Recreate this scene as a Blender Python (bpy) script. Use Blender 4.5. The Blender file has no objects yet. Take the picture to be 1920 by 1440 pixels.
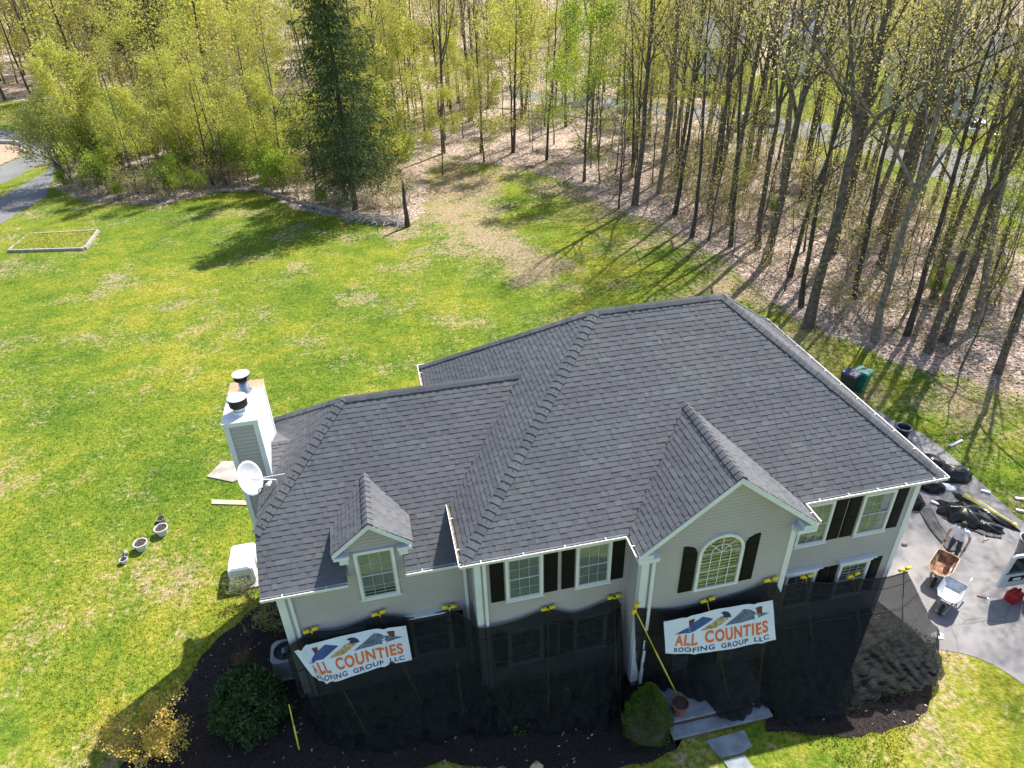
import bpy, bmesh, math, random
import numpy as np
from mathutils import Vector, Matrix

S = bpy.context.scene
COL = S.collection
H = 5.75                      # height of the main eave above the ground
SUN = Vector((-0.61, -0.53, -1.0)).normalized()

# ------------------------------------------------------------------ camera
cam = bpy.data.cameras.new('camera')
cam.sensor_width = 36.0
cam.lens = 1319.64 * 36.0 / 1920.0
cam.clip_end = 4000
cam_o = bpy.data.objects.new('camera', cam)
COL.objects.link(cam_o)
YAW, PIT, ROL = -0.199776, -0.571298, -0.031283
cy, sy, cp, sp, cr, sr = math.cos(YAW), math.sin(YAW), math.cos(PIT), math.sin(PIT), math.cos(ROL), math.sin(ROL)
fv = Vector((-sy * cp, cy * cp, sp)); rv = Vector((cy, sy, 0)); uv = rv.cross(fv)
r2 = rv * cr + uv * sr; u2 = uv * cr - rv * sr
M = Matrix((r2, u2, -fv)).transposed().to_4x4()
M.translation = Vector((-0.985, -11.924, 12.821 + H))
cam_o.matrix_world = M
S.camera = cam_o
CAMP = np.array([-0.985, -11.924, 12.821 + H])

# ------------------------------------------------------------------ light
world = bpy.data.worlds.new('World'); S.world = world; world.use_nodes = True
wn = world.node_tree
bg = wn.nodes['Background']
sky = wn.nodes.new('ShaderNodeTexSky'); sky.sky_type = 'NISHITA'; sky.sun_disc = False
sky.sun_elevation = math.radians(51); sky.sun_rotation = math.radians(49)
wn.links.new(sky.outputs[0], bg.inputs[0]); bg.inputs[1].default_value = 0.12
sun = bpy.data.lights.new('sun', 'SUN'); sun.energy = 4.9; sun.angle = math.radians(0.53); sun.color = (1.0, 0.955, 0.88)
sun_o = bpy.data.objects.new('sun', sun); COL.objects.link(sun_o)
sun_o.rotation_euler = SUN.to_track_quat('-Z', 'Y').to_euler(); sun_o.location = (30, 26, 60)
S.view_settings.view_transform = 'Standard'; S.view_settings.look = 'None'
S.view_settings.exposure = 0.88; S.view_settings.gamma = 1.0
S.view_settings.use_curve_mapping = False
S.cycles.max_bounces = 5; S.cycles.transparent_max_bounces = 8
S.cycles.diffuse_bounces = 2; S.cycles.glossy_bounces = 2; S.cycles.transmission_bounces = 3

# ------------------------------------------------------------------ materials
def nd(nt, typ, **kw):
    n = nt.nodes.new(typ)
    for k, v in kw.items():
        if k == 'op': n.operation = v
        else: setattr(n, k, v)
    return n
def lk(nt, a, b): nt.links.new(a, b)
def rgb(c): return (c[0], c[1], c[2], 1.0)
def ramp(nt, fac, stops):
    n = nd(nt, 'ShaderNodeValToRGB'); e = n.color_ramp.elements
    while len(e) < len(stops): e.new(0.5)
    for i, (p, c) in enumerate(stops): e[i].position = p; e[i].color = rgb(c)
    lk(nt, fac, n.inputs[0]); return n.outputs[0]
def noise(nt, vec, scale, detail=4, rough=0.55):
    n = nd(nt, 'ShaderNodeTexNoise'); n.inputs['Scale'].default_value = scale
    n.inputs['Detail'].default_value = detail; n.inputs['Roughness'].default_value = rough
    if vec is not None: lk(nt, vec, n.inputs['Vector'])
    return n.outputs[0]
def math_(nt, op, a, b=None, clamp=False):
    n = nd(nt, 'ShaderNodeMath', op=op); n.use_clamp = clamp
    for i, x in enumerate((a, b)):
        if x is None: continue
        if isinstance(x, (int, float)): n.inputs[i].default_value = x
        else: lk(nt, x, n.inputs[i])
    return n.outputs[0]
def mixc(nt, fac, a, b, mode='MIX'):
    n = nd(nt, 'ShaderNodeMix', data_type='RGBA', blend_type=mode)
    for i, x in ((0, fac), (6, a), (7, b)):
        if isinstance(x, (int, float)): n.inputs[i].default_value = x
        elif isinstance(x, (tuple, list)): n.inputs[i].default_value = rgb(x)
        else: lk(nt, x, n.inputs[i])
    return n.outputs[2]
def mapr(nt, v, a, b, c=0.0, d=1.0):
    n = nd(nt, 'ShaderNodeMapRange'); n.interpolation_type = 'SMOOTHSTEP'
    n.inputs[1].default_value = a; n.inputs[2].default_value = b; n.inputs[3].default_value = c; n.inputs[4].default_value = d
    lk(nt, v, n.inputs[0]); return n.outputs[0]
def newmat(name):
    m = bpy.data.materials.new(name); m.use_nodes = True
    return m, m.node_tree, m.node_tree.nodes['Principled BSDF']
def wpos(nt): return nd(nt, 'ShaderNodeNewGeometry').outputs['Position']
def opos(nt): return nd(nt, 'ShaderNodeTexCoord').outputs['Object']
def bump(nt, b, h, strength=0.3, dist=0.02):
    n = nd(nt, 'ShaderNodeBump'); n.inputs['Strength'].default_value = strength; n.inputs['Distance'].default_value = dist
    lk(nt, h, n.inputs['Height']); lk(nt, n.outputs[0], b.inputs['Normal'])
def simple(name, col, rough=0.6, metal=0.0, var=0.18, scale=6.0, bmp=0.0, bscale=40.0, spec=0.5, col2=None):
    m, nt, b = newmat(name)
    p = opos(nt); n = noise(nt, p, scale, 5)
    c1 = tuple(x * (1 - var) for x in col); c2 = tuple(min(1, x * (1 + var)) for x in (col2 or col))
    lk(nt, mixc(nt, mapr(nt, n, 0.3, 0.7), c1, c2), b.inputs['Base Color'])
    b.inputs['Roughness'].default_value = rough; b.inputs['Metallic'].default_value = metal
    b.inputs['Specular IOR Level'].default_value = spec
    if bmp: bump(nt, b, noise(nt, p, bscale, 4), bmp)
    return m
MT = {}
MT['white'] = simple('white_paint', (0.78, 0.79, 0.80), 0.45, var=0.05, scale=2)
MT['trim'] = simple('white_trim', (0.74, 0.77, 0.80), 0.5, var=0.06, scale=1.5)
MT['siding'] = simple('vinyl_siding', (0.435, 0.40, 0.40), 0.55, var=0.06, scale=0.8, bmp=0.05, bscale=60)
MT['shutter'] = simple('black_shutter', (0.006, 0.006, 0.008), 0.6, var=0.2, spec=0.2)
MT['dark'] = simple('dark_interior', (0.018, 0.02, 0.02), 0.7)
MT['blind'] = simple('window_blind', (0.30, 0.305, 0.275), 0.6, var=0.08)
MT['sash'] = simple('window_sash', (0.50, 0.52, 0.54), 0.45, var=0.06)
MT['metal'] = simple('stainless_steel', (0.62, 0.60, 0.57), 0.28, 1.0, var=0.12, scale=9)
MT['blackmetal'] = simple('black_metal', (0.02, 0.018, 0.018), 0.5, 0.3)
MT['yellow'] = simple('yellow_plastic', (0.85, 0.66, 0.02), 0.45, var=0.1)
MT['ypole'] = simple('yellow_pole', (0.80, 0.68, 0.05), 0.4, var=0.12)
MT['stone'] = simple('bluestone', (0.23, 0.26, 0.29), 0.75, var=0.22, scale=3, bmp=0.25)
MT['brick'] = simple('brick_clay', (0.22, 0.10, 0.07), 0.85, var=0.35, scale=9, bmp=0.4)
MT['mortar'] = simple('mortar', (0.30, 0.27, 0.25), 0.9, bmp=0.3)
MT['wood'] = simple('weathered_wood', (0.30, 0.25, 0.20), 0.8, var=0.3, scale=5, bmp=0.4)
MT['plank'] = simple('raw_plank', (0.60, 0.45, 0.28), 0.7, var=0.15, scale=5)
MT['timber'] = simple('grey_timber', (0.38, 0.35, 0.32), 0.8, var=0.25, scale=3, bmp=0.4)
MT['concrete'] = simple('old_slab', (0.40, 0.34, 0.29), 0.85, var=0.25, scale=2.5, bmp=0.3)
MT['plastic_dark'] = simple('dark_plastic', (0.025, 0.028, 0.035), 0.45, var=0.25)
MT['bag'] = simple('black_bag', (0.012, 0.012, 0.013), 0.28, var=0.3, scale=8, bmp=0.5, bscale=9)
MT['tarp'] = simple('folded_net', (0.045, 0.045, 0.048), 0.6, var=0.5, scale=7, bmp=0.6, bscale=12)
MT['greenbin'] = simple('green_plastic', (0.01, 0.16, 0.11), 0.4, var=0.15)
MT['navybin'] = simple('navy_plastic', (0.05, 0.06, 0.12), 0.4, var=0.15)
MT['rust'] = simple('rusty_steel', (0.23, 0.085, 0.035), 0.75, var=0.5, scale=7, bmp=0.2, col2=(0.30, 0.15, 0.08))
MT['steelblue'] = simple('painted_tray', (0.16, 0.22, 0.30), 0.5, var=0.2)
MT['tray_in'] = simple('bleached_tray', (0.55, 0.58, 0.62), 0.5, var=0.2, scale=5)
MT['rubber'] = simple('rubber', (0.02, 0.02, 0.02), 0.8)
MT['red'] = simple('red_plastic', (0.38, 0.018, 0.018), 0.35, var=0.1)
MT['grey'] = simple('grey_plastic', (0.22, 0.24, 0.26), 0.5, var=0.12)
MT['bark'] = simple('bark', (0.125, 0.102, 0.082), 0.9, var=0.45, scale=4, bmp=0.6, bscale=18)
MT['barkpale'] = simple('pale_bark', (0.20, 0.172, 0.14), 0.9, var=0.4, scale=5, bmp=0.5, bscale=18)
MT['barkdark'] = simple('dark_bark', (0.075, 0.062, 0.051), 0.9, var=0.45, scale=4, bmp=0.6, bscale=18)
MT['soil'] = simple('potting_soil', (0.06, 0.04, 0.03), 0.95, var=0.5, scale=30)
MT['potwhite'] = simple('white_pot', (0.62, 0.64, 0.68), 0.5, var=0.08)
MT['copper'] = simple('stained_cap', (0.80, 0.80, 0.79), 0.5, var=0.03, scale=1)
MT['debris'] = simple('gutter_leaves', (0.19, 0.14, 0.10), 0.9, var=0.4, scale=12)
MT['cloth'] = simple('white_cloth', (0.78, 0.78, 0.8), 0.8, var=0.05)
MT['paint_van'] = simple('van_paint', (0.62, 0.65, 0.67), 0.25, var=0.04)
MT['tinted'] = simple('tinted_glass', (0.02, 0.022, 0.025), 0.06, var=0.1)
MT['orange'] = simple('orange_print', (0.80, 0.16, 0.02), 0.6, var=0.08)
MT['navy'] = simple('navy_print', (0.015, 0.02, 0.08), 0.6, var=0.08)
MT['banner'] = simple('banner_vinyl', (0.70, 0.76, 0.84), 0.5, var=0.04, scale=2)
MT['blue'] = simple('blue_print', (0.035, 0.085, 0.26), 0.6, var=0.2, scale=4)
MT['maroon'] = simple('maroon_print', (0.14, 0.03, 0.03), 0.6)
MT['tanprint'] = simple('tan_print', (0.45, 0.33, 0.15), 0.6, var=0.5, scale=14)
MT['slate'] = simple('slate_print', (0.12, 0.15, 0.22), 0.6, var=0.45, scale=14)

def m_glass():
    m, nt, b = newmat('window_glass'); out = nt.nodes['Material Output']; nt.nodes.remove(b)
    g = nd(nt, 'ShaderNodeBsdfGlossy'); g.inputs['Roughness'].default_value = 0.03; g.inputs[0].default_value = (0.9, 0.95, 0.95, 1)
    t = nd(nt, 'ShaderNodeBsdfTransparent'); t.inputs[0].default_value = (0.90, 0.94, 0.91, 1)
    f = nd(nt, 'ShaderNodeLayerWeight'); f.inputs[0].default_value = 0.5
    mx = nd(nt, 'ShaderNodeMixShader'); lk(nt, math_(nt, 'ADD', math_(nt, 'MULTIPLY', math_(nt, 'POWER', f.outputs['Facing'], 3.0), 0.6), 0.05, True), mx.inputs[0]); lk(nt, t.outputs[0], mx.inputs[1]); lk(nt, g.outputs[0], mx.inputs[2])
    lk(nt, mx.outputs[0], out.inputs[0]); return m
MT['glass'] = m_glass()

def m_shingle():
    m, nt, b = newmat('asphalt_shingle')
    a = nd(nt, 'ShaderNodeAttribute', attribute_name='tone').outputs['Fac']
    p = wpos(nt)
    base = ramp(nt, a, [(0.0, (0.078, 0.080, 0.088)), (0.35, (0.103, 0.105, 0.114)), (0.7, (0.120, 0.122, 0.131)), (1.0, (0.160, 0.162, 0.171))])
    g = noise(nt, p, 240, 2); st = noise(nt, p, 0.5, 4)
    c = mixc(nt, 1.0, base, ramp(nt, g, [(0.25, (0.66, 0.66, 0.67)), (0.75, (1.34, 1.34, 1.33))]), 'MULTIPLY')
    c = mixc(nt, 1.0, c, ramp(nt, st, [(0.3, (0.90, 0.90, 0.92)), (0.7, (1.1, 1.1, 1.08))]), 'MULTIPLY')
    lk(nt, c, b.inputs['Base Color']); b.inputs['Roughness'].default_value = 0.82; b.inputs['Specular IOR Level'].default_value = 0.35
    bump(nt, b, g, 0.5, 0.004); return m
MT['shingle'] = m_shingle()
MT['deck'] = simple('roof_underlay', (0.03, 0.03, 0.033), 0.9)

def m_net():
    m, nt, b = newmat('debris_netting'); out = nt.nodes['Material Output']
    p = wpos(nt)
    n = noise(nt, p, 5, 5)
    lk(nt, ramp(nt, n, [(0.3, (0.007, 0.009, 0.010)), (0.75, (0.020, 0.022, 0.022))]), b.inputs['Base Color'])
    b.inputs['Roughness'].default_value = 0.55
    b.inputs['Specular IOR Level'].default_value = 0.12
    t = nd(nt, 'ShaderNodeBsdfTransparent')
    uvn = nd(nt, 'ShaderNodeUVMap')
    w = nd(nt, 'ShaderNodeTexWave', wave_type='BANDS', bands_direction='Y'); w.inputs['Scale'].default_value = 0.5; w.inputs['Distortion'].default_value = 0.5
    lk(nt, uvn.outputs[0], w.inputs['Vector'])
    seam = mapr(nt, w.outputs[0], 0.9985, 0.9998)
    fac = math_(nt, 'SUBTRACT', 0.18, math_(nt, 'MULTIPLY', seam, 0.14))
    bump(nt, b, noise(nt, p, 9, 5, 0.7), 0.8, 0.05)
    mx = nd(nt, 'ShaderNodeMixShader'); lk(nt, fac, mx.inputs[0]); lk(nt, b.outputs[0], mx.inputs[1]); lk(nt, t.outputs[0], mx.inputs[2])
    lk(nt, mx.outputs[0], out.inputs[0]); return m
MT['net'] = m_net()

def m_leaf(name, cols, trans=0.5, rough=0.55):
    m, nt, b = newmat(name); out = nt.nodes['Material Output']
    a = nd(nt, 'ShaderNodeAttribute', attribute_name='tone').outputs['Fac']
    oi = nd(nt, 'ShaderNodeObjectInfo').outputs['Random']
    f = math_(nt, 'ADD', math_(nt, 'MULTIPLY', a, 0.75), math_(nt, 'MULTIPLY', oi, 0.25), True)
    k = len(cols) - 1
    c = ramp(nt, f, [(i / k, x) for i, x in enumerate(cols)])
    nt.nodes.remove(b); b = nd(nt, 'ShaderNodeBsdfDiffuse'); lk(nt, c, b.inputs[0])
    t = nd(nt, 'ShaderNodeBsdfTranslucent'); lk(nt, mixc(nt, 1.0, c, (1.2, 1.15, 0.85), 'MULTIPLY'), t.inputs[0])
    mx = nd(nt, 'ShaderNodeMixShader'); mx.inputs[0].default_value = trans
    lk(nt, b.outputs[0], mx.inputs[1]); lk(nt, t.outputs[0], mx.inputs[2]); lk(nt, mx.outputs[0], out.inputs[0]); return m
MT['leaf_bud'] = m_leaf('spring_buds', [(0.46, 0.38, 0.21), (0.54, 0.47, 0.25), (0.50, 0.50, 0.20), (0.58, 0.46, 0.30)])
MT['leaf_yellow'] = m_leaf('yellow_green_leaves', [(0.33, 0.37, 0.09), (0.46, 0.49, 0.12), (0.56, 0.54, 0.15), (0.41, 0.45, 0.10)])
MT['leaf_fresh'] = m_leaf('fresh_leaves', [(0.17, 0.27, 0.045), (0.27, 0.38, 0.06), (0.37, 0.45, 0.08), (0.22, 0.32, 0.05)])
MT['leaf_thicket'] = m_leaf('thicket_leaves', [(0.24, 0.29, 0.09), (0.34, 0.39, 0.11), (0.43, 0.44, 0.16), (0.42, 0.36, 0.20)])
MT['leaf_dark'] = m_leaf('rhododendron_leaves', [(0.03, 0.055, 0.02), (0.05, 0.088, 0.03), (0.085, 0.13, 0.05), (0.06, 0.095, 0.042)], 0.12, 0.35)
MT['leaf_gold'] = m_leaf('golden_leaves', [(0.40, 0.30, 0.06), (0.60, 0.46, 0.10), (0.74, 0.58, 0.20), (0.48, 0.40, 0.08)])
MT['needle'] = m_leaf('spruce_needles', [(0.034, 0.056, 0.024), (0.055, 0.090, 0.038), (0.090, 0.135, 0.055), (0.13, 0.175, 0.07)], 0.1)
MT['needle_light'] = m_leaf('dwarf_spruce_needles', [(0.06, 0.10, 0.018), (0.10, 0.16, 0.028), (0.16, 0.22, 0.04), (0.09, 0.14, 0.024)], 0.15)
MT['litter_leaf'] = m_leaf('fallen_leaves', [(0.26, 0.16, 0.11), (0.44, 0.33, 0.26), (0.62, 0.51, 0.44), (0.34, 0.24, 0.18)], 0.1, 0.8)
MT['chip'] = m_leaf('mulch_chips', [(0.012, 0.008, 0.007), (0.028, 0.019, 0.016), (0.05, 0.036, 0.03), (0.02, 0.014, 0.012)], 0.0, 0.9)
MT['drygrass'] = m_leaf('dry_grass', [(0.20, 0.13, 0.06), (0.30, 0.20, 0.10), (0.26, 0.18, 0.09)], 0.2, 0.8)

# ------------------------------------------------------------------ objects
def tag(o, label=None, cat=None, group=None, kind=None):
    if label: o['label'] = label
    if cat: o['category'] = cat
    if group: o['group'] = group
    if kind: o['kind'] = kind
    return o
def thing(name, label, cat, loc=(0, 0, 0), rotz=0.0, group=None):
    o = bpy.data.objects.new(name, None); COL.objects.link(o); o.empty_display_size = 0.2
    o.location = loc; o.rotation_euler = (0, 0, rotz); return tag(o, label, cat, group)
def link(name, me, parent=None, mat=None):
    o = bpy.data.objects.new(name, me); COL.objects.link(o)
    if parent is not None: o.parent = parent
    if mat is not None and not me.materials: me.materials.append(MT[mat] if isinstance(mat, str) else mat)
    return o
def copy_tree(o, parent=None):
    c = o.copy(); COL.objects.link(c); c.parent = parent
    for ch in list(o.children):
        copy_tree(ch, c)
    return c

class MB:
    def __init__(s): s.v = []; s.f = []; s.t = []
    def add(s, vs, fs, tone=0.5):
        b = len(s.v); s.v += [tuple(v) for v in vs]; s.f += [tuple(i + b for i in f) for f in fs]; s.t += [tone] * len(vs); return s
    def box(s, x0, x1, y0, y1, z0, z1):
        return s.add([(x0, y0, z0), (x1, y0, z0), (x1, y1, z0), (x0, y1, z0), (x0, y0, z1), (x1, y0, z1), (x1, y1, z1), (x0, y1, z1)],
                     [(0, 3, 2, 1), (4, 5, 6, 7), (0, 1, 5, 4), (1, 2, 6, 5), (2, 3, 7, 6), (3, 0, 4, 7)])
    def bbox(s, x0, x1, y0, y1, z0, z1, b=0.01):
        # box with chamfered top and vertical edges
        def ring(i, z): return [(x0 + i + b, y0 + i, z), (x1 - i - b, y0 + i, z), (x1 - i, y0 + i + b, z), (x1 - i, y1 - i - b, z), (x1 - i - b, y1 - i, z), (x0 + i + b, y1 - i, z), (x0 + i, y1 - i - b, z), (x0 + i, y0 + i + b, z)]
        vs = ring(0, z0) + ring(0, z1 - b) + ring(b, z1)
        fs = [tuple(range(7, -1, -1)), tuple(range(16, 24))]
        for k in (0, 8):
            for i in range(8): j = (i + 1) % 8; fs.append((k + i, k + j, k + 8 + j, k + 8 + i))
        return s.add(vs, fs)
    def beam(s, a, b, w, h, up=(0, 0, 1)):
        a = Vector(a); b = Vector(b); d = (b - a).normalized(); u = Vector(up)
        x = d.cross(u)
        if x.length < 1e-4: x = d.cross(Vector((1, 0, 0)))
        x.normalize(); u = x.cross(d)
        vs = []
        for p in (a, b):
            for i, j in ((-1, -1), (1, -1), (1, 1), (-1, 1)): vs.append(p + x * (w / 2 * i) + u * (h / 2 * j))
        return s.add(vs, [(0, 1, 2, 3), (7, 6, 5, 4), (0, 4, 5, 1), (1, 5, 6, 2), (2, 6, 7, 3), (3, 7, 4, 0)])
    def poly(s, pts, tone=0.5): return s.add(pts, [tuple(range(len(pts)))], tone)
    def prism(s, pts, d):
        n = len(pts); d = Vector(d); vs = [Vector(p) for p in pts] + [Vector(p) + d for p in pts]
        fs = [tuple(range(n - 1, -1, -1)), tuple(range(n, 2 * n))] + [(i, (i + 1) % n, n + (i + 1) % n, n + i) for i in range(n)]
        return s.add(vs, fs)
    def tube(s, pts, rad, n=8, cap=True, tone=0.5):
        pts = [Vector(p) for p in pts]; m = len(pts)
        if isinstance(rad, (int, float)): rad = [rad] * m
        vs = []; x = None
        for i in range(m):
            d = (pts[min(i + 1, m - 1)] - pts[max(i - 1, 0)]).normalized()
            if x is None: x = d.orthogonal().normalized()
            else:
                x = x - d * x.dot(d); x = x.normalized() if x.length > 1e-5 else d.orthogonal().normalized()
            y = d.cross(x)
            for k in range(n):
                a = 2 * math.pi * k / n; vs.append(pts[i] + (x * math.cos(a) + y * math.sin(a)) * rad[i])
        fs = [(i * n + k, i * n + (k + 1) % n, (i + 1) * n + (k + 1) % n, (i + 1) * n + k) for i in range(m - 1) for k in range(n)]
        if cap: fs += [tuple(range(n - 1, -1, -1)), tuple(range((m - 1) * n, m * n))]
        return s.add(vs, fs, tone)
    def lathe(s, prof, c=(0, 0, 0), n=24, sx=1.0, sy=1.0, close=True):
        vs = []; m = len(prof)
        for r, z in prof:
            for k in range(n):
                a = 2 * math.pi * k / n; vs.append((c[0] + r * sx * math.cos(a), c[1] + r * sy * math.sin(a), c[2] + z))
        fs = [(i * n + k, i * n + (k + 1) % n, (i + 1) * n + (k + 1) % n, (i + 1) * n + k) for i in range(m - 1) for k in range(n)]
        if close: fs += [tuple(range(n - 1, -1, -1)), tuple(range((m - 1) * n, m * n))]
        return s.add(vs, fs)
    def mesh(s, name):
        me = bpy.data.meshes.new(name); me.from_pydata(s.v, [], s.f)
        return me
    def build(s, name, mat, parent=None, smooth=False, tone=False):
        me = s.mesh(name); me.update()
        if tone: me.attributes.new('tone', 'FLOAT', 'POINT').data.foreach_set('value', s.t)
        if smooth: me.shade_smooth()
        return link(name, me, parent, mat)

def fast_mesh(name, V, F, tone=None):
    """V (n,3) array, F (m,k) array of equal-size faces"""
    me = bpy.data.meshes.new(name); V = np.asarray(V, np.float32); F = np.asarray(F, np.int32); m, k = F.shape
    me.vertices.add(len(V)); me.vertices.foreach_set('co', V.ravel())
    me.loops.add(m * k); me.loops.foreach_set('vertex_index', F.ravel())
    me.polygons.add(m); me.polygons.foreach_set('loop_start', np.arange(0, m * k, k, dtype=np.int32))
    me.update(calc_edges=True)
    if tone is not None: me.attributes.new('tone', 'FLOAT', 'POINT').data.foreach_set('value', np.asarray(tone, np.float32))
    return me

def leaf_arrays(P, size, rng, aspect=0.6, tone=None, flat=0.0, drop=0.0, axis=None):
    """a diamond leaf at every point P"""
    n = len(P); a = rng.normal(size=(n, 3)) if axis is None else axis + rng.normal(size=(n, 3)) * 0.35
    a[:, 2] -= drop; a /= np.linalg.norm(a, axis=1)[:, None] + 1e-9
    b = rng.normal(size=(n, 3))
    if flat: b = np.cross(a, np.array([0, 0, 1.0]) + rng.normal(size=(n, 3)) * (1 - flat))
    b -= a * (a * b).sum(1)[:, None]; b /= np.linalg.norm(b, axis=1)[:, None] + 1e-9
    s = (size * rng.uniform(0.6, 1.3, n))[:, None]
    V = np.stack([P - a * s * 0.5, P + b * s * 0.5 * aspect, P + a * s * 0.5, P - b * s * 0.5 * aspect], 1).reshape(-1, 3)
    F = np.arange(4 * n).reshape(n, 4)
    T = np.repeat(rng.uniform(0, 1, n) if tone is None else tone, 4)
    return V, F, T

def in_poly(x, y, poly):
    x = np.asarray(x); y = np.asarray(y); r = np.zeros(x.shape, bool); n = len(poly)
    for i in range(n):
        (x0, y0), (x1, y1) = poly[i], poly[(i + 1) % n]
        c = ((y0 > y) != (y1 > y)) & (x < (x1 - x0) * (y - y0) / (y1 - y0 + 1e-12) + x0); r ^= c
    return r
def sdist(x, y, poly):
    d = np.full(np.shape(x), 1e9); n = len(poly)
    for i in range(n):
        (x0, y0), (x1, y1) = poly[i], poly[(i + 1) % n]; dx, dy = x1 - x0, y1 - y0
        t = np.clip(((x - x0) * dx + (y - y0) * dy) / (dx * dx + dy * dy + 1e-12), 0, 1)
        d = np.minimum(d, np.hypot(x - x0 - t * dx, y - y0 - t * dy))
    return np.where(in_poly(x, y, poly), d, -d)
# ------------------------------------------------------------------ ground
LITTER = [(27.4, 9.5), (25.9, 11.06), (24.35, 12.7), (23, 15), (21.9, 17.1), (21.45, 21.2), (21.4, 24.3), (21.6, 28.3), (20.75, 31.5), (20.05, 35.7), (18.2, 38.7), (17.2, 42.4), (16.1, 48.2), (12.9, 53.3), (9.2, 55.8), (5, 55), (3.9, 45.1), (2.1, 39.8), (-3, 43.8), (-6.4, 46.2), (-10.3, 53.2), (-14, 53.6), (-17.9, 51), (-22.6, 53.2), (-26.3, 55.8), (-28.6, 60), (-30.0, 68), (-33, 80), (-36, 88), (-39, 97), (-41, 105), (-46, 107.5), (-52, 109), (-130, 115), (-400, 130), (-400, 600), (400, 600), (400, 90), (60, 90), (44, 80), (42, 66), (41, 50), (41, 30), (38, 8), (33, 2)]
DRY = [(4.95, 54.4), (8.3, 53.3), (9.9, 51), (8.6, 45.1), (7.65, 41.3), (7.6, 36.5), (9.2, 32.5), (9.8, 29.0), (8.2, 28.2), (6.6, 30.1), (5.4, 33.9), (5.1, 38.3), (3.7, 43.8), (2.7, 51.6)]
DRIVE = [(20.2, 10.2), (20.53, 8.69), (21.01, 7.97), (21.04, 6.0), (20.85, 4.02), (20.75, 2.43), (22.5, -1.0), (30, -4.5), (30, -12), (22, -12), (17.2, -4.6), (15.58, -2.89), (15.19, -2.16), (14.55, -1.63), (13.9, -1.3), (13.4, -0.6), (13.25, 0.2), (13.25, 9.6), (16, 10.2)]
ROADL = [(-70, 93), (-52, 91), (-42.85, 87.25), (-39.2, 85.2), (-35.2, 80.6), (-31.3, 70), (-29.6, 62.6), (-28.4, 56.5), (-29.2, 53), (-29.75, 49.9), (-31, 42), (-36, 30), (-41, 30), (-36.5, 42), (-34.0, 49), (-32.4, 55), (-32.6, 59), (-34.2, 62.5), (-36.5, 69.2), (-35.6, 72.4), (-36, 76), (-37.6, 79.4), (-40.4, 80.3), (-47, 80), (-70, 82)]
MULCH = [(-4.4, 6.2), (-6.05, 5.6), (-7.0, 4.6), (-7.5, 4.2), (-7.84, 3.66), (-8.13, 2.97), (-8.4, 2.31), (-8.91, 1.92), (-9.22, 1.34), (-9.6, 0.2), (-9.0, -1.4), (-5.0, -1.75), (-2.03, -1.3), (-1.04, -1.35), (0.72, -1.95), (2.6, -2.5), (4.18, -2.62), (5.1, -2.45), (5.2, -1.9), (7.9, -1.9), (7.7, -2.5), (8.56, -2.8), (9.9, -3.2), (11.5, -3.3), (12.3, -3.0), (13.0, -2.45), (13.7, -1.7), (13.75, -0.4), (13.45, 0.3), (13.3, 0.9), (13.0, 0.9), (-4.5, 2.0)]
STREET = [(38.5, -20), (41.5, 10), (44.7, 27.7), (46.5, 36), (46.5, 44), (45.7, 49), (43.0, 55), (38, 64), (30, 74), (20, 84), (20, 91), (31, 82), (41, 71), (47.5, 61), (53, 55.5), (55, 47), (54, 38), (51, 26), (49, 10), (48, -20)]

def grass_color(nt, p, straw_extra=None):
    n1 = noise(nt, p, 0.11, 4, 0.6); n2 = noise(nt, p, 0.7, 4, 0.7); n3 = noise(nt, p, 6.0, 3, 0.7); n4 = noise(nt, p, 0.24, 4, 0.7); n5 = noise(nt, p, 2.6, 3, 0.75)
    f = math_(nt, 'ADD', math_(nt, 'MULTIPLY', n1, 0.46), math_(nt, 'ADD', math_(nt, 'MULTIPLY', n2, 0.30), math_(nt, 'MULTIPLY', n5, 0.24)))
    c = ramp(nt, f, [(0.36, (0.050, 0.108, 0.012)), (0.43, (0.098, 0.166, 0.017)), (0.50, (0.160, 0.216, 0.022)), (0.57, (0.262, 0.268, 0.030)), (0.66, (0.36, 0.315, 0.065))])
    c = mixc(nt, 1.0, c, ramp(nt, n3, [(0.3, (0.50, 0.55, 0.45)), (0.5, (1.0, 1.0, 1.0)), (0.72, (1.42, 1.32, 1.3))]), 'MULTIPLY')
    s = math_(nt, 'ADD', n4, math_(nt, 'ADD', math_(nt, 'MULTIPLY', math_(nt, 'SUBTRACT', n3, 0.5), 0.45), math_(nt, 'MULTIPLY', math_(nt, 'SUBTRACT', n5, 0.5), 0.55)))
    if straw_extra is not None: s = math_(nt, 'ADD', s, straw_extra)
    sm = mapr(nt, s, 0.52, 0.77)
    straw = ramp(nt, n3, [(0.3, (0.26, 0.175, 0.10)), (0.55, (0.44, 0.32, 0.215)), (0.75, (0.58, 0.46, 0.34))])
    return mixc(nt, math_(nt, 'MULTIPLY', sm, 0.85), c, straw), n3

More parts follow.
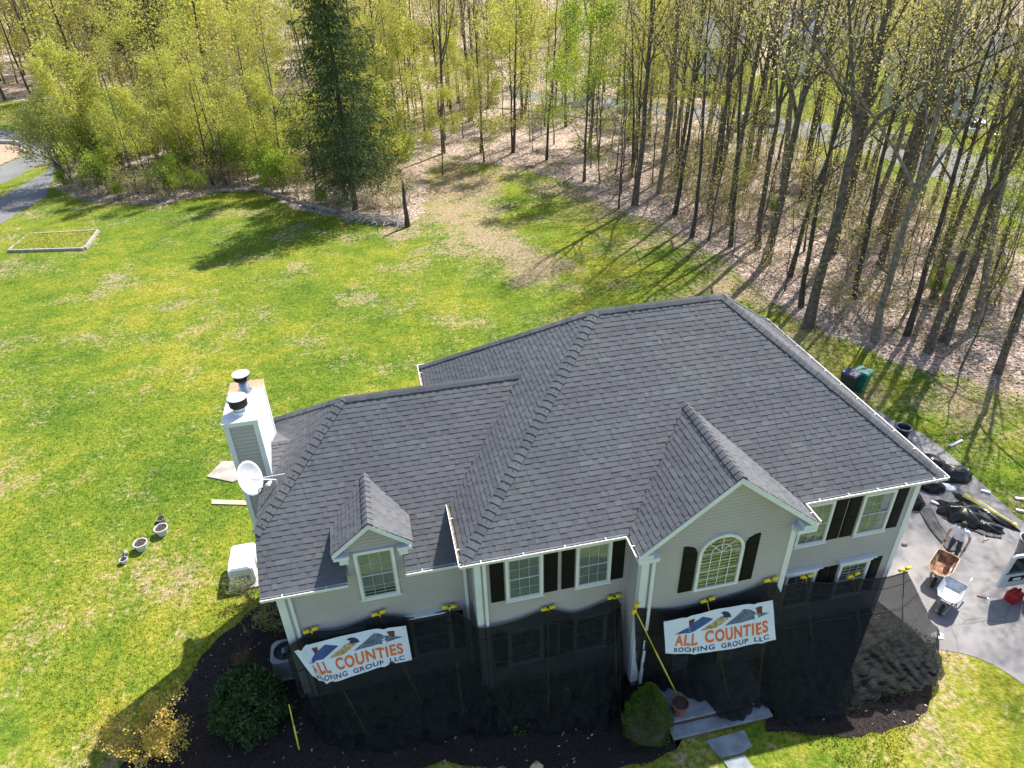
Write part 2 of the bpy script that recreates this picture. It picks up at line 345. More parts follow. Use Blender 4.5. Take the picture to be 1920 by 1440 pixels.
def m_ground():
    m, nt, b = newmat('lawn_and_forest_floor'); p = wpos(nt)
    lit = nd(nt, 'ShaderNodeAttribute', attribute_name='litter').outputs['Fac']
    dry = nd(nt, 'ShaderNodeAttribute', attribute_name='dry').outputs['Fac']
    g, n3 = grass_color(nt, p, math_(nt, 'MULTIPLY', dry, 0.26))
    e = noise(nt, p, 0.55, 6, 0.65)
    lm = mapr(nt, math_(nt, 'ADD', lit, math_(nt, 'MULTIPLY', math_(nt, 'SUBTRACT', e, 0.5), 0.95)), 0.42, 0.60)
    v = nd(nt, 'ShaderNodeTexVoronoi'); v.inputs['Scale'].default_value = 7.5; lk(nt, p, v.inputs['Vector'])
    vr = nd(nt, 'ShaderNodeSeparateColor'); lk(nt, v.outputs['Color'], vr.inputs[0])
    lc = ramp(nt, vr.outputs[0], [(0.0, (0.24, 0.16, 0.115)), (0.35, (0.44, 0.33, 0.265)), (0.7, (0.56, 0.45, 0.38)), (1.0, (0.70, 0.60, 0.53))])
    lc = mixc(nt, mapr(nt, noise(nt, p, 0.35, 5), 0.50, 0.72), lc, (0.17, 0.15, 0.06))
    lc = mixc(nt, 1.0, lc, ramp(nt, n3, [(0.3, (0.62, 0.6, 0.58)), (0.7, (1.25, 1.25, 1.25))]), 'MULTIPLY')
    lk(nt, mixc(nt, lm, g, lc), b.inputs['Base Color']); b.inputs['Roughness'].default_value = 0.95; b.inputs['Specular IOR Level'].default_value = 0.1
    bump(nt, b, noise(nt, p, 9, 3, 0.7), 1.0, 0.10); return m
MT['ground'] = m_ground()
def m_blade():
    m, nt, b = newmat('grass_blades'); out = nt.nodes['Material Output']; p = wpos(nt)
    g, n3 = grass_color(nt, p, -0.02)
    a = nd(nt, 'ShaderNodeAttribute', attribute_name='tone').outputs['Fac']
    c = mixc(nt, 1.0, g, ramp(nt, a, [(0.0, (0.70, 0.80, 0.7)), (0.6, (1.05, 1.05, 1.0)), (1.0, (1.35, 1.25, 1.2))]), 'MULTIPLY')
    lk(nt, c, b.inputs['Base Color']); b.inputs['Roughness'].default_value = 0.7; b.inputs['Specular IOR Level'].default_value = 0.2
    t = nd(nt, 'ShaderNodeBsdfTranslucent'); lk(nt, c, t.inputs[0]); mx = nd(nt, 'ShaderNodeMixShader'); mx.inputs[0].default_value = 0.35
    lk(nt, b.outputs[0], mx.inputs[1]); lk(nt, t.outputs[0], mx.inputs[2]); lk(nt, mx.outputs[0], out.inputs[0]); return m
MT['blade'] = m_blade()

def axis(a, b, step, far):
    c = np.arange(a, b + step / 2, step); g = [1.0]
    while sum(g) < far: g.append(g[-1] * 1.5)
    o = np.cumsum(g); return np.concatenate([a - o[::-1], c, b + o])
def make_ground():
    gx = axis(-62, 66, 0.7, 1400); gy = axis(-22, 125, 0.7, 1600)
    X, Y = np.meshgrid(gx, gy); n, mm = X.shape
    V = np.stack([X.ravel(), Y.ravel(), np.zeros(X.size)], 1)
    I = np.arange(n * mm).reshape(n, mm)
    F = np.stack([I[:-1, :-1], I[:-1, 1:], I[1:, 1:], I[1:, :-1]], -1).reshape(-1, 4)
    me = fast_mesh('ground', V, F)
    lit = np.clip(0.5 + sdist(V[:, 0], V[:, 1], LITTER) / 3.0, 0, 1)
    wob = np.sin(V[:, 0] * 0.9) * 0.5 + np.cos(V[:, 1] * 0.7 + V[:, 0] * 0.4) * 0.5
    dry = np.clip(0.5 + (sdist(V[:, 0], V[:, 1], DRY) + wob + 0.9) / 3.5, 0, 1)
    dry = np.maximum(dry, 0.62 * np.clip(1 - np.abs(sdist(V[:, 0], V[:, 1], LITTER) + 1.2) / 4.6, 0, 1) * (V[:, 1] < 58) * (V[:, 0] > 0))
    dry = np.maximum(dry, 0.30 * np.clip(1 - np.hypot(V[:, 0] - 14.5, V[:, 1] + 4.5) / 5, 0, 1))
    for nm, a in (('litter', lit), ('dry', dry)): me.attributes.new(nm, 'FLOAT', 'POINT').data.foreach_set('value', a.astype(np.float32))
    tag(link('ground', me, None, 'ground'), kind='structure')
make_ground()

def ragged(poly, step=0.5, amp=0.06, seed=1):
    rng = random.Random(seed); out = []
    for i in range(len(poly)):
        a = Vector(poly[i]); b = Vector(poly[(i + 1) % len(poly)]); d = b - a; n = max(1, int(d.length / step)); nr = Vector((-d.y, d.x)).normalized()
        for k in range(n):
            q = a + d * (k / n); out.append(q + nr * rng.uniform(-amp, amp))
    return out
def sheet(name, poly, z, mat, thick=0.0, **kw):
    bm = bmesh.new(); vs = [bm.verts.new((p[0], p[1], z)) for p in poly]; bm.faces.new(vs)
    bmesh.ops.triangulate(bm, faces=bm.faces[:])
    if thick:
        bmesh.ops.solidify(bm, geom=bm.faces[:], thickness=thick)
    for f in bm.faces:
        if abs(f.normal.z) > 0.5 and f.normal.z < 0 and not thick: f.normal_flip()
    me = bpy.data.meshes.new(name); bm.to_mesh(me); bm.free()
    o = link(name, me, None, mat); tag(o, **kw); return o

def m_asphalt(name, dark, light, stain):
    m, nt, b = newmat(name); p = wpos(nt)
    n = noise(nt, p, 0.35, 6, 0.6); f = noise(nt, p, 90, 2); s = noise(nt, p, 1.3, 5, 0.65)
    c = ramp(nt, n, [(0.3, dark), (0.7, light)])
    c = mixc(nt, mapr(nt, s, 0.60, 0.75), c, stain)
    c = mixc(nt, 1.0, c, ramp(nt, f, [(0.25, (0.75, 0.75, 0.75)), (0.75, (1.25, 1.25, 1.25))]), 'MULTIPLY')
    # a branching tar-sealed crack pattern
    v = nd(nt, 'ShaderNodeTexVoronoi', feature='DISTANCE_TO_EDGE'); v.inputs['Scale'].default_value = 0.20
    dm = nd(nt, 'ShaderNodeVectorMath', op='ADD'); lk(nt, p, dm.inputs[0])
    nv = nd(nt, 'ShaderNodeTexNoise'); nv.inputs['Scale'].default_value = 0.5; lk(nt, p, nv.inputs['Vector']); lk(nt, nv.outputs['Color'], dm.inputs[1])
    lk(nt, dm.outputs[0], v.inputs['Vector'])
    crack = mapr(nt, v.outputs['Distance'], 0.002, 0.007, 1.0, 0.0)
    c = mixc(nt, math_(nt, 'MULTIPLY', crack, 0.35), c, tuple(x * 0.5 for x in dark))
    lk(nt, c, b.inputs['Base Color']); b.inputs['Roughness'].default_value = 0.9
    bump(nt, b, f, 0.4, 0.01); return m
MT['asphalt'] = m_asphalt('driveway_asphalt', (0.19, 0.178, 0.178), (0.325, 0.305, 0.30), (0.19, 0.17, 0.155))
MT['asphalt2'] = m_asphalt('road_asphalt', (0.15, 0.148, 0.15), (0.22, 0.216, 0.216), (0.18, 0.17, 0.16))
MT['mulch'] = simple('dark_mulch', (0.022, 0.015, 0.013), 0.95, var=0.6, scale=18, bmp=1.0, bscale=26)
MT['chips'] = simple('wood_chip_bed', (0.42, 0.29, 0.20), 0.95, var=0.4, scale=5, bmp=0.8, bscale=9)
sheet('driveway', ragged(DRIVE, 0.4, 0.05, 3), 0.012, 'asphalt', kind='structure')
sheet('side_road', ragged(ROADL, 0.8, 0.08, 4), 0.012, 'asphalt2', kind='structure')
sheet('street', ragged(STREET, 1.0, 0.05, 5), 0.012, 'asphalt2', kind='structure')
sheet('mulch_bed', ragged(MULCH, 0.25, 0.07, 6), 0.016, 'mulch', kind='structure')
sheet('chip_bank', ragged([(-40.4, 80), (-37.7, 79.1), (-36.3, 75.9), (-35.9, 72.6), (-36.7, 69.4), (-41, 68), (-48, 70), (-48, 79.6)], 0.5, 0.1, 7), 0.05, 'chips', kind='structure')

sheet('grass_verge', ragged([(-34.47, 59.58), (-34.04, 62.1), (-33.31, 64.71), (-32.68, 68.75), (-31.53, 69.41), (-31.04, 65.48), (-31.82, 61.57), (-32.5, 57.71), (-33.02, 55.62)], 0.5, 0.15, 9), 0.02, 'ground', kind='structure')

def scatter_stuff():
    rng = np.random.default_rng(5)
    # grass blades over the lawn, denser near the camera
    def lawn_ok(x, y):
        k = sdist(x, y, LITTER) < -0.2
        for pl in (DRIVE, MULCH, ROADL): k &= ~in_poly(x, y, pl)
        k &= ~((x > -4.7) & (x < 13.2) & (y > 0.4) & (y < 9.4))
        k &= ~in_poly(x, y, [(5.0, -2.5), (8.1, -2.5), (8.1, 0), (5, 0)])
        return k
    N = 340000
    r = 13 + 55 * rng.random(N) ** 1.25; a = rng.uniform(-0.66, 0.98, N) 
    x = CAMP[0] + r * np.sin(a); y = CAMP[1] + r * np.cos(a)
    k = lawn_ok(x, y); x = x[k]; y = y[k]; n = len(x)
    cl = np.sin(x * 5.3 + np.sin(y * 4.1) * 2) * np.sin(y * 4.7 + np.sin(x * 3.7) * 2)
    k = rng.random(n) < 0.62 + 0.38 * cl; x = x[k]; y = y[k]; n = len(x)
    h = rng.uniform(0.025, 0.075, n); w = rng.uniform(0.010, 0.024, n); t = rng.uniform(0, 2 * np.pi, n); l = rng.uniform(0.01, 0.06, n); q = rng.uniform(0, 2 * np.pi, n)
    V = np.stack([np.stack([x - w * np.cos(t), y - w * np.sin(t), np.zeros(n)], 1), np.stack([x + w * np.cos(t), y + w * np.sin(t), np.zeros(n)], 1), np.stack([x + l * np.cos(q), y + l * np.sin(q), h], 1)], 1).reshape(-1, 3)
    me = fast_mesh('grass', V, np.arange(3 * n).reshape(n, 3), np.repeat(rng.random(n), 3))
    tag(link('grass', me, None, 'blade'), 'short green lawn grass with yellow and straw coloured patches', 'grass', kind='stuff')
    # fallen leaves on the floor of the woods
    N = 90000
    r = 24 + 50 * rng.random(N) ** 1.1; a = rng.uniform(-0.55, 1.02, N); x = CAMP[0] + r * np.sin(a); y = CAMP[1] + r * np.cos(a)
    k = sdist(x, y, LITTER) + rng.normal(size=N) * 0.7 > 0.0; x = x[k]; y = y[k]; n = len(x)
    P = np.stack([x, y, rng.uniform(0.015, 0.05, n)], 1); V, F, T = leaf_arrays(P, 0.15, rng, 0.8, flat=0.6, axis=np.stack([np.cos(rng.uniform(0, 6.28, n)), np.sin(rng.uniform(0, 6.28, n)), np.zeros(n)], 1))
    tag(link('leaf_litter', fast_mesh('leaf_litter', V, F, T), None, 'litter_leaf'), 'dry tan fallen leaves covering the ground under the trees', 'fallen leaves', kind='stuff')
    # mulch chips
    N = 60000; x = rng.uniform(-9.8, 14, N); y = rng.uniform(-3.4, 6.2, N); k = sdist(x, y, MULCH) > -0.06
    k &= ~((x > -4.6) & (x < 13.1) & (y > 1.4)); x = x[k]; y = y[k]; n = len(x)
    P = np.stack([x, y, rng.uniform(0.02, 0.05, n)], 1); V, F, T = leaf_arrays(P, 0.055, rng, 0.4, flat=0.5, axis=np.stack([np.cos(rng.uniform(0, 6.28, n)), np.sin(rng.uniform(0, 6.28, n)), np.zeros(n)], 1))
    # pale leaf scraps and twigs blown onto the mulch
    q = rng.integers(0, n, 420); PB = P[q].copy(); PB[:, 2] = 0.05; VB, FB_, TB = leaf_arrays(PB, 0.085, rng, 0.5, flat=0.7, axis=np.stack([np.cos(rng.uniform(0, 6.28, 420)), np.sin(rng.uniform(0, 6.28, 420)), np.zeros(420)], 1))
    tag(link('mulch_leaf_scraps', fast_mesh('mulch_leaf_scraps', VB, FB_, TB), None, 'litter_leaf'), 'pale dry leaf scraps scattered on the dark mulch', 'fallen leaves', kind='stuff')
    tag(link('mulch_chips', fast_mesh('mulch_chips', V, F, T), None, 'chip'), 'dark brown wood mulch around the front of the house', 'mulch', kind='stuff')
scatter_stuff()
# ------------------------------------------------------------------ house
house = thing('house', 'beige sided two storey house with dark grey shingled hip roofs and black shutters', 'house')
P_ = 0.8162; W_ = 13.5; D_ = 9.692; G_ = 0.10
XL, YR, ZR, XRL, YF = -4.919, 4.868, H + 2.143, -2.363, 1.07
GX1, GX2, GY, GZ = 4.233, 9.193, -0.707, H + 1.977
GXC = (GX1 + GX2) / 2; PG = 1.977 / (GXC - GX1 - G_)
DX, DY, DZ, DHW, PD = -2.032, 1.20, H + 0.747, 1.015, 0.80
RZ = H + P_ * (D_ / 2 - G_)                        # main ridge height
RXL, RXR = D_ / 2, W_ - D_ / 2
ZF = ZR - P_ * (YR - YF)                           # wing front eave height
YH = YR - (XRL - XL); ZH = ZR - P_ * (XRL - XL)    # where the wing hip meets its left edge

deck = MB()
faces = []      # (name, 3d polygon, eave a, eave b)
def roof_face(pts, a, b): faces.append(([Vector(p) for p in pts], Vector(a), Vector(b)))
xa, xb, ya, yb = G_, W_ - G_, G_, D_ - G_
RLp = (RXL, D_ / 2, RZ); RRp = (RXR, D_ / 2, RZ)
gxa, gxb = GX1 + G_, GX2 - G_
gyb = ya + (GZ - H) / P_
# main front slope, notched by the gable roof
roof_face([(xa, ya, H), (gxa, ya, H), (GXC, gyb, GZ), (gxb, ya, H), (xb, ya, H), RRp, RLp], (xa, ya, H), (xb, ya, H))
# main left slope, notched by the wing roof
wy0 = YR - (ZR - H) / P_; wy1 = YR + (ZR - H) / P_; wrx = xa + (ZR - H) / P_
roof_face([(xa, yb, H), (xa, wy1, H), (wrx, YR, ZR), (xa, wy0, H), (xa, ya, H), RLp], (xa, yb, H), (xa, ya, H))
roof_face([(xb, ya, H), (xb, yb, H), RRp], (xb, ya, H), (xb, yb, H))
roof_face([(xb, yb, H), (xa, yb, H), RLp, RRp], (xb, yb, H), (xa, yb, H))
# wing front slope, with the notch in front of the dormer
zy = lambda y: ZR - P_ * (YR - y)
DN0, DN1 = -2.765, -1.30
roof_face([(XL, YF, ZF), (DN0, YF, ZF), (DN0, 1.42, zy(1.42)), (DN1, 1.42, zy(1.42)), (DN1, YF, ZF), (0.41, YF, ZF), (0.41, wy0 - 0.02, zy(wy0 - 0.02)), (xa, wy0, H), (wrx, YR, ZR), (XRL, YR, ZR), (XL, YH, ZH)], (XL, YF, ZF), (0.41, YF, ZF))
ybk = 2 * YR - YH
roof_face([(XL, ybk, ZH), (XL, YH, ZH), (XRL, YR, ZR)], (XL, ybk, ZH), (XL, YH, ZH))
roof_face([(xa + 0.3, ybk, ZH), (XL, ybk, ZH), (XRL, YR, ZR), (wrx, YR, ZR), (xa, wy1, H)], (xa, ybk, ZH), (XL, ybk, ZH))
# gable slopes
roof_face([(gxa, ya, H), (gxa, GY, H), (GXC, GY, GZ), (GXC, gyb, GZ)], (gxa, ya, H), (gxa, GY, H))
roof_face([(gxb, GY, H), (gxb, ya, H), (GXC, gyb, GZ), (GXC, GY, GZ)], (gxb, GY, H), (gxb, ya, H))
# dormer slopes
DE = DZ - PD * DHW; yd0 = YR - (ZR - DE) / P_; yd1 = YR - (ZR - DZ) / P_
roof_face([(DX - DHW, yd0, DE), (DX - DHW, DY, DE), (DX, DY, DZ), (DX, yd1, DZ)], (DX - DHW, yd0, DE), (DX - DHW, DY, DE))
roof_face([(DX + DHW, DY, DE), (DX + DHW, yd0, DE), (DX, yd1, DZ), (DX, DY, DZ)], (DX + DHW, DY, DE), (DX + DHW, yd0, DE))
# chimney cricket
CX0, CX1, CY0, CY1, CZ = -5.40, -4.55, 4.15, 6.15, H + 2.30
lz = lambda x: ZR - P_ * (XRL - x)
cyc = (CY0 + CY1) / 2; ck = lz(CX1) + 0.42; ckx = CX1 + 0.42 / P_
roof_face([(CX1, CY0 - 0.12, lz(CX1)), (ckx, cyc, ck), (CX1, cyc, ck)], (CX1, CY0 - 0.12, lz(CX1)), (ckx, CY0 - 0.12, lz(CX1)))
roof_face([(CX1, CY1 + 0.12, lz(CX1)), (CX1, cyc, ck), (ckx, cyc, ck)], (ckx, CY1 + 0.12, lz(CX1)), (CX1, CY1 + 0.12, lz(CX1)))

def scan(poly, s):
    xs = []
    n = len(poly)
    for i in range(n):
        (t0, s0), (t1, s1) = poly[i], poly[(i + 1) % n]
        if (s0 > s) != (s1 > s): xs.append(t0 + (t1 - t0) * (s - s0) / (s1 - s0))
    xs.sort(); return [(xs[i], xs[i + 1]) for i in range(0, len(xs) - 1, 2)]

tabs = []
rs = random.Random(11)
EXPO = 0.143
for pts, a, b in faces:
    t = (b - a).normalized(); nrm = Vector((0, 0, 0))
    for i in range(len(pts)): nrm += pts[i].cross(pts[(i + 1) % len(pts)])
    nrm.normalize()
    if nrm.z < 0: nrm = -nrm
    s = nrm.cross(t)
    if s.z < 0: s = -s
    poly = [((p - a).dot(t), (p - a).dot(s)) for p in pts]
    deck.poly([p - nrm * 0.012 for p in pts]); 
    smax = max(q[1] for q in poly); smin = min(q[1] for q in poly)
    r = 0; s0 = smin
    while s0 < smax - 0.02:
        s1 = min(s0 + EXPO, smax)
        lo, hi, mid = scan(poly, s0 + 0.004), scan(poly, s1 - 0.004), scan(poly, (s0 + s1) / 2)
        if len(lo) != len(mid): lo = mid
        if len(hi) != len(mid): hi = mid
        for k, (m0, m1) in enumerate(mid):
            l0, l1 = lo[k]; h0, h1 = hi[k]
            tt = min(l0, h0) - rs.uniform(0, 0.3); up = rs.random() < 0.5; base = rs.uniform(0.25, 0.75)
            while tt < max(l1, h1):
                w = rs.choice((0.09, 0.13, 0.17, 0.22, 0.28, 0.36)) if up else rs.choice((0.08, 0.12, 0.16, 0.2, 0.26))
                c0, c1 = max(tt, l0), min(tt + w, l1); d0, d1 = max(tt, h0), min(tt + w, h1)
                if c1 - c0 > 0.004 or d1 - d0 > 0.004:
                    if c1 < c0: c0 = c1 = (d0 if d0 > c0 else d1)
                    if d1 < d0: d0 = d1 = (c0 if c0 > d0 else c1)
                    th = 0.018 if up else 0.012
                    if rs.random() < 0.12: base = rs.uniform(0.2, 0.8)
                    tone = min(1, max(0, (0.62 if up else 0.38) * 0.5 + base * 0.5 + rs.uniform(-0.16, 0.16)))
                    f = lambda q, z, h: a + t * q + s * z + nrm * h
                    # the exposed part plus the bottom lip and both ends
                    vs = [f(c0, s0, th), f(c1, s0, th), f(d1, s1 + 0.004, 0.003 if not up else 0.007), f(d0, s1 + 0.004, 0.003 if not up else 0.006),
                          f(c0, s0, -0.003), f(c1, s0, -0.003), f(d1, s1 + 0.004, -0.003), f(d0, s1 + 0.004, -0.003)]
                    ctr = (vs[0] + vs[2]) / 2; dv = ctr - Vector(CAMP); full = abs(c1 - c0 - w) < 1e-6 and abs(d1 - d0 - w) < 1e-6
                    size = w * EXPO * abs(nrm.dot(dv.normalized())) / dv.length_squared if full else 0
                    if nrm.dot(dv) > 0: size = 0
                    tabs.append((size, vs, tone))
                tt += w; up = not up
        s0 = s1; r += 1

roof = deck.build('roof', 'deck', house)
TF = [(0, 1, 2, 3), (4, 5, 1, 0), (1, 5, 6, 2), (4, 0, 3, 7)]
order = sorted(range(len(tabs)), key=lambda i: -tabs[i][0]); singles = set(order[:290])
rest = MB()
for i, (sz, vs, tone) in enumerate(tabs):
    if i in singles: MB().add(vs, TF, tone).build('shingle', 'shingle', roof, tone=True)
    else: rest.add(vs, TF, tone)
tag(rest.build('shingle_field', 'shingle', roof, tone=True), kind='stuff')

# hip and ridge caps
def caps(lo, hi, n1, n2, width=0.16, step=0.205, lead=0.0):
    lo = Vector(lo); hi = Vector(hi); d = (hi - lo).normalized(); L = (hi - lo).length
    n1 = Vector(n1).normalized(); n2 = Vector(n2).normalized(); up = (n1 + n2).normalized()
    a = d.cross(n1); a = a if a.dot(n2) < 0 else -a
    b = d.cross(n2); b = b if b.dot(n1) < 0 else -b
    a.normalize(); b.normalize(); k = 0; q = lead
    while q < L - 0.03:
        e = min(q + step + 0.012, L + 0.02); p0 = lo + d * q; p1 = lo + d * e; w = width * rs.uniform(0.95, 1.05)
        def sec(p, h): return [p + a * w + n1 * h, p + a * (w * 0.35) + n1 * (h + 0.004), p + up * (h + 0.002), p + b * (w * 0.35) + n2 * (h + 0.004), p + b * w + n2 * h]
        vs = sec(p0, 0.042) + sec(p1, 0.024) + sec(p0, 0.010)
        fs = [(i, i + 1, i + 6, i + 5) for i in range(4)] + [(10 + i, 11 + i, 1 + i, i) for i in range(4)] + [(10, 0, 5), (14, 9, 4)]
        MB().add(vs, fs, min(1, max(0, rs.gauss(0.42, 0.16)))).build('ridge_cap', 'shingle', roof, tone=True)
        q += step; k += 1
nF, nL, nR, nB = Vector((0, -P_, 1)), Vector((-P_, 0, 1)), Vector((P_, 0, 1)), Vector((0, P_, 1))
caps((xa, ya, H), RLp, nF, nL); caps((xb, ya, H), RRp, nF, nR); caps((xa, yb, H), RLp, nB, nL); caps((xb, yb, H), RRp, nB, nR)
caps(RRp, RLp, nF, nB)
caps((wrx + 0.05, YR, ZR), (XRL, YR, ZR), nF, nB); caps((XL, YH, ZH), (XRL, YR, ZR), nF, nL); caps((XL, ybk, ZH), (XRL, YR, ZR), nB, nL)
caps((GXC, GY, GZ), (GXC, gyb + 0.1, GZ), Vector((-PG, 0, 1)), Vector((PG, 0, 1)), 0.15)
caps((DX, DY, DZ), (DX, yd1 + 0.08, DZ), Vector((-PD, 0, 1)), Vector((PD, 0, 1)), 0.14)
caps((CX1, cyc, ck), (ckx, cyc, ck), Vector((0, -1, 2)), Vector((0, 1, 2)), 0.1)

# gutters, with hangers and a strip of old leaves
def gutter(a, b, out, hang=0.85):
    a = Vector(a); b = Vector(b); o = Vector(out).normalized(); d = (b - a).normalized(); m = MB(); U = Vector((0, 0, 1))
    prof = [(0.0, 0.0), (0.0, -0.11), (0.085, -0.11), (0.118, -0.035), (0.122, 0.012), (0.100, 0.012), (0.100, 0.002)]
    inner = [(0.008, 0.0), (0.008, -0.10), (0.080, -0.10), (0.100, -0.035), (0.100, 0.002)]
    pr = prof + inner[::-1][1:]
    sec = lambda p: [p + o * x + U * z for x, z in pr]
    n = len(pr); m.add(sec(a) + sec(b), [(i, (i + 1) % n, n + (i + 1) % n, n + i) for i in range(n)] + [tuple(range(n)), tuple(range(2 * n - 1, n - 1, -1))])
    g = m.build('gutter', 'white', house)
    MB().add([a + o * 0.01 - U * 0.045, a + o * 0.098 - U * 0.045, b + o * 0.098 - U * 0.05, b + o * 0.01 - U * 0.05], [(0, 1, 2, 3)]).build('leaf_debris', 'debris', g)
    L = (b - a).length; k = max(1, int(L / hang))
    for i in range(k):
        c = a + d * (L * (i + 0.5) / k)
        MB().beam(c - o * 0.005 + U * 0.004, c + o * 0.118 + U * 0.012, 0.022, 0.010).build('hanger', 'white', g)
    return g
e = H - 0.005
gutter((0, G_, e), (GX1 + 0.0, G_, e), (0, -1, 0)); gutter((GX2, G_, e), (W_, G_, e), (0, -1, 0))
gutter((G_, 0, e + 0.003), (G_, wy0 + 0.02, e + 0.003), (-1, 0, 0)); gutter((G_, ybk + 0.05, e), (G_, D_, e), (-1, 0, 0))
gutter((W_ - G_, 0, e + 0.003), (W_ - G_, D_, e + 0.003), (1, 0, 0)); gutter((0, D_ - G_, e), (W_, D_ - G_, e), (0, 1, 0))
gutter((gxa, 0.0, e - 0.003), (gxa, GY + 0.02, e - 0.003), (-1, 0, 0)); gutter((gxb, GY + 0.02, e - 0.003), (gxb, 0.0, e - 0.003), (1, 0, 0))
gutter((XL, YF, ZF - 0.005), (DN0, YF, ZF - 0.005), (0, -1, 0)); gutter((DN1, YF, ZF - 0.005), (0.41, YF, ZF - 0.005), (0, -1, 0))

# fascia, rake boards, soffits
def part(m, name, mat): return m.build(name, mat, house)
m = MB()
for x0, x1 in ((0.11, GX1 + 0.1), (GX2 - 0.1, W_ - 0.11)): m.box(x0, x1, 0.105, 0.125, H - 0.17, H - 0.015)
m.box(0.105, 0.125, 0.13, D_ - 0.13, H - 0.17, H - 0.018); m.box(W_ - 0.125, W_ - 0.105, 0.13, D_ - 0.13, H - 0.17, H - 0.018)
m.box(0.13, W_ - 0.13, D_ - 0.125, D_ - 0.105, H - 0.17, H - 0.015)
part(m, 'fascia', 'trim')
for x0, x1 in ((XL + 0.02, DN0), (DN1, 0.40)): part(MB().box(x0, x1, YF + 0.004, YF + 0.03, ZF - 0.17, ZF - 0.02), 'fascia', 'trim')
for x0 in (DN0 - 0.022, DN1 + 0.002):      # closed ends of the eave beside the dormer
    part(MB().prism([(x0, YF + 0.031, ZF - 0.150), (x0, 1.415, ZF - 0.150), (x0, 1.415, zy(1.415) - 0.022), (x0, YF + 0.031, zy(YF + 0.031) - 0.022)], (0.02, 0, 0)), 'eave_end', 'trim')
m = MB()
m.box(0.126, W_ - 0.126, 0.126, 0.46, H - 0.165, H - 0.155); m.box(0.126, 0.42, 0.46, D_ - 0.126, H - 0.163, H - 0.153); m.box(W_ - 0.42, W_ - 0.126, 0.46, D_ - 0.126, H - 0.163, H - 0.153)
m.box(XL + 0.03, DN0 - 0.003, YF + 0.031, 1.41, ZF - 0.165, ZF - 0.155); m.box(DN1 + 0.003, 0.40, YF + 0.031, 1.41, ZF - 0.165, ZF - 0.155)
part(m, 'soffit', 'white')
def rake(pa, pb, drop=0.17, depth=0.025, tip=0.0):
    pa = Vector(pa); pb = Vector(pb); return MB().prism([pa - Vector((0, 0, 0.012)), pb - Vector((0, 0, 0.012)), pb - Vector((0, 0, drop + 0.012)), pa - Vector((0, 0, drop + 0.012))], (0, depth, 0))
yq = GY - 0.012
part(rake((GX1 + 0.06, yq, H - 0.03), (GXC - 0.001, yq, GZ)), 'rake_board', 'trim'); part(rake((GXC + 0.001, yq, GZ), (GX2 - 0.06, yq, H - 0.03)), 'rake_board', 'trim')
for sx, xe in ((1, GX1), (-1, GX2)):
    m = MB(); xs = sorted((xe + sx * 0.08, xe + sx * 0.62)); m.box(xs[0], xs[1], GY - 0.018, GY + 0.30, H - 0.30, H - 0.175)
    xs = sorted((xe + sx * 0.10, xe + sx * 0.45)); m.box(xs[0], xs[1], GY - 0.006, GY + 0.30, H - 0.175, H - 0.05)
    part(m, 'eave_return', 'trim')
m = MB(); m.poly([(GX1 + 0.12, GY + 0.02, H - 0.19), (GX1 + 0.12, -0.39, H - 0.19), (GXC, -0.39, GZ - 0.19), (GXC, GY + 0.02, GZ - 0.19)]); m.poly([(GX2 - 0.12, GY + 0.02, H - 0.19), (GX2 - 0.12, -0.39, H - 0.19), (GXC, -0.39, GZ - 0.19), (GXC, GY + 0.02, GZ - 0.19)])
part(m, 'soffit', 'white')
yq = DY - 0.012
part(rake((DX - DHW + 0.01, yq, DE - 0.005), (DX - 0.001, yq, DZ), 0.15), 'rake_board', 'trim'); part(rake((DX + 0.001, yq, DZ), (DX + DHW - 0.01, yq, DE - 0.005), 0.15), 'rake_board', 'trim')
for sx in (-1, 1):
    m = MB(); x0 = DX + sx * (DHW - 0.03); x1 = DX + sx * 0.60; m.box(min(x0, x1), max(x0, x1), DY - 0.008, 1.39, DE - 0.25, DE - 0.15)
    x0 = DX + sx * 0.86; x1 = DX + sx * 0.64; m.box(min(x0, x1), max(x0, x1), DY + 0.05, 1.392, DE - 0.46, DE - 0.25)
    part(m, 'eave_return', 'trim')
m = MB(); m.prism([(XL - 0.01, YF, ZF - 0.015), (XL - 0.01, YH, ZH - 0.015), (XL - 0.01, YH, ZH - 0.19), (XL - 0.01, YF, ZF - 0.19)], (0.025, 0, 0)); part(m, 'rake_board', 'trim')
for y0, y1 in ((YH + 0.01, CY0 - 0.02), (CY1 + 0.02, ybk)): part(MB().box(XL - 0.012, XL + 0.012, y0, y1, ZH - 0.19, ZH - 0.015), 'fascia', 'trim')

# lapped siding
def siding(poly, origin, t, out, course=0.115):
    o = Vector(origin); t = Vector(t); out = Vector(out); U = Vector((0, 0, 1)); m = MB()
    zmin = min(q[1] for q in poly); zmax = max(q[1] for q in poly); z = zmin
    while z < zmax - 0.005:
        z1 = min(z + course, zmax); lo, hi, mid = scan(poly, z + 0.003), scan(poly, z1 - 0.003), scan(poly, (z + z1) / 2)
        if len(lo) != len(mid): lo = mid
        if len(hi) != len(mid): hi = mid
        for (l0, l1), (h0, h1) in zip(lo, hi):
            f = lambda q, zz, d: o + t * q + U * zz + out * d
            zq = z + min(0.022, (z1 - z) * 0.5); m.add([f(l0, zq, 0.028), f(l1, zq, 0.028), f(h1, z1, 0.012), f(h0, z1, 0.012), f(l0, zq, -0.012), f(l1, zq, -0.012), f(l0, z, -0.012), f(l1, z, -0.012), f(l0, z, 0.012), f(l1, z, 0.012)], [(0, 1, 2, 3), (4, 5, 1, 0), (6, 7, 5, 4), (8, 9, 7, 6)])
        z = z1
    return m
WX0, WX1, WY0, WY1 = 0.42, 13.11, 0.45, 9.24
FB = 0.30
def wall(m): return m.build('wall', 'siding', house)
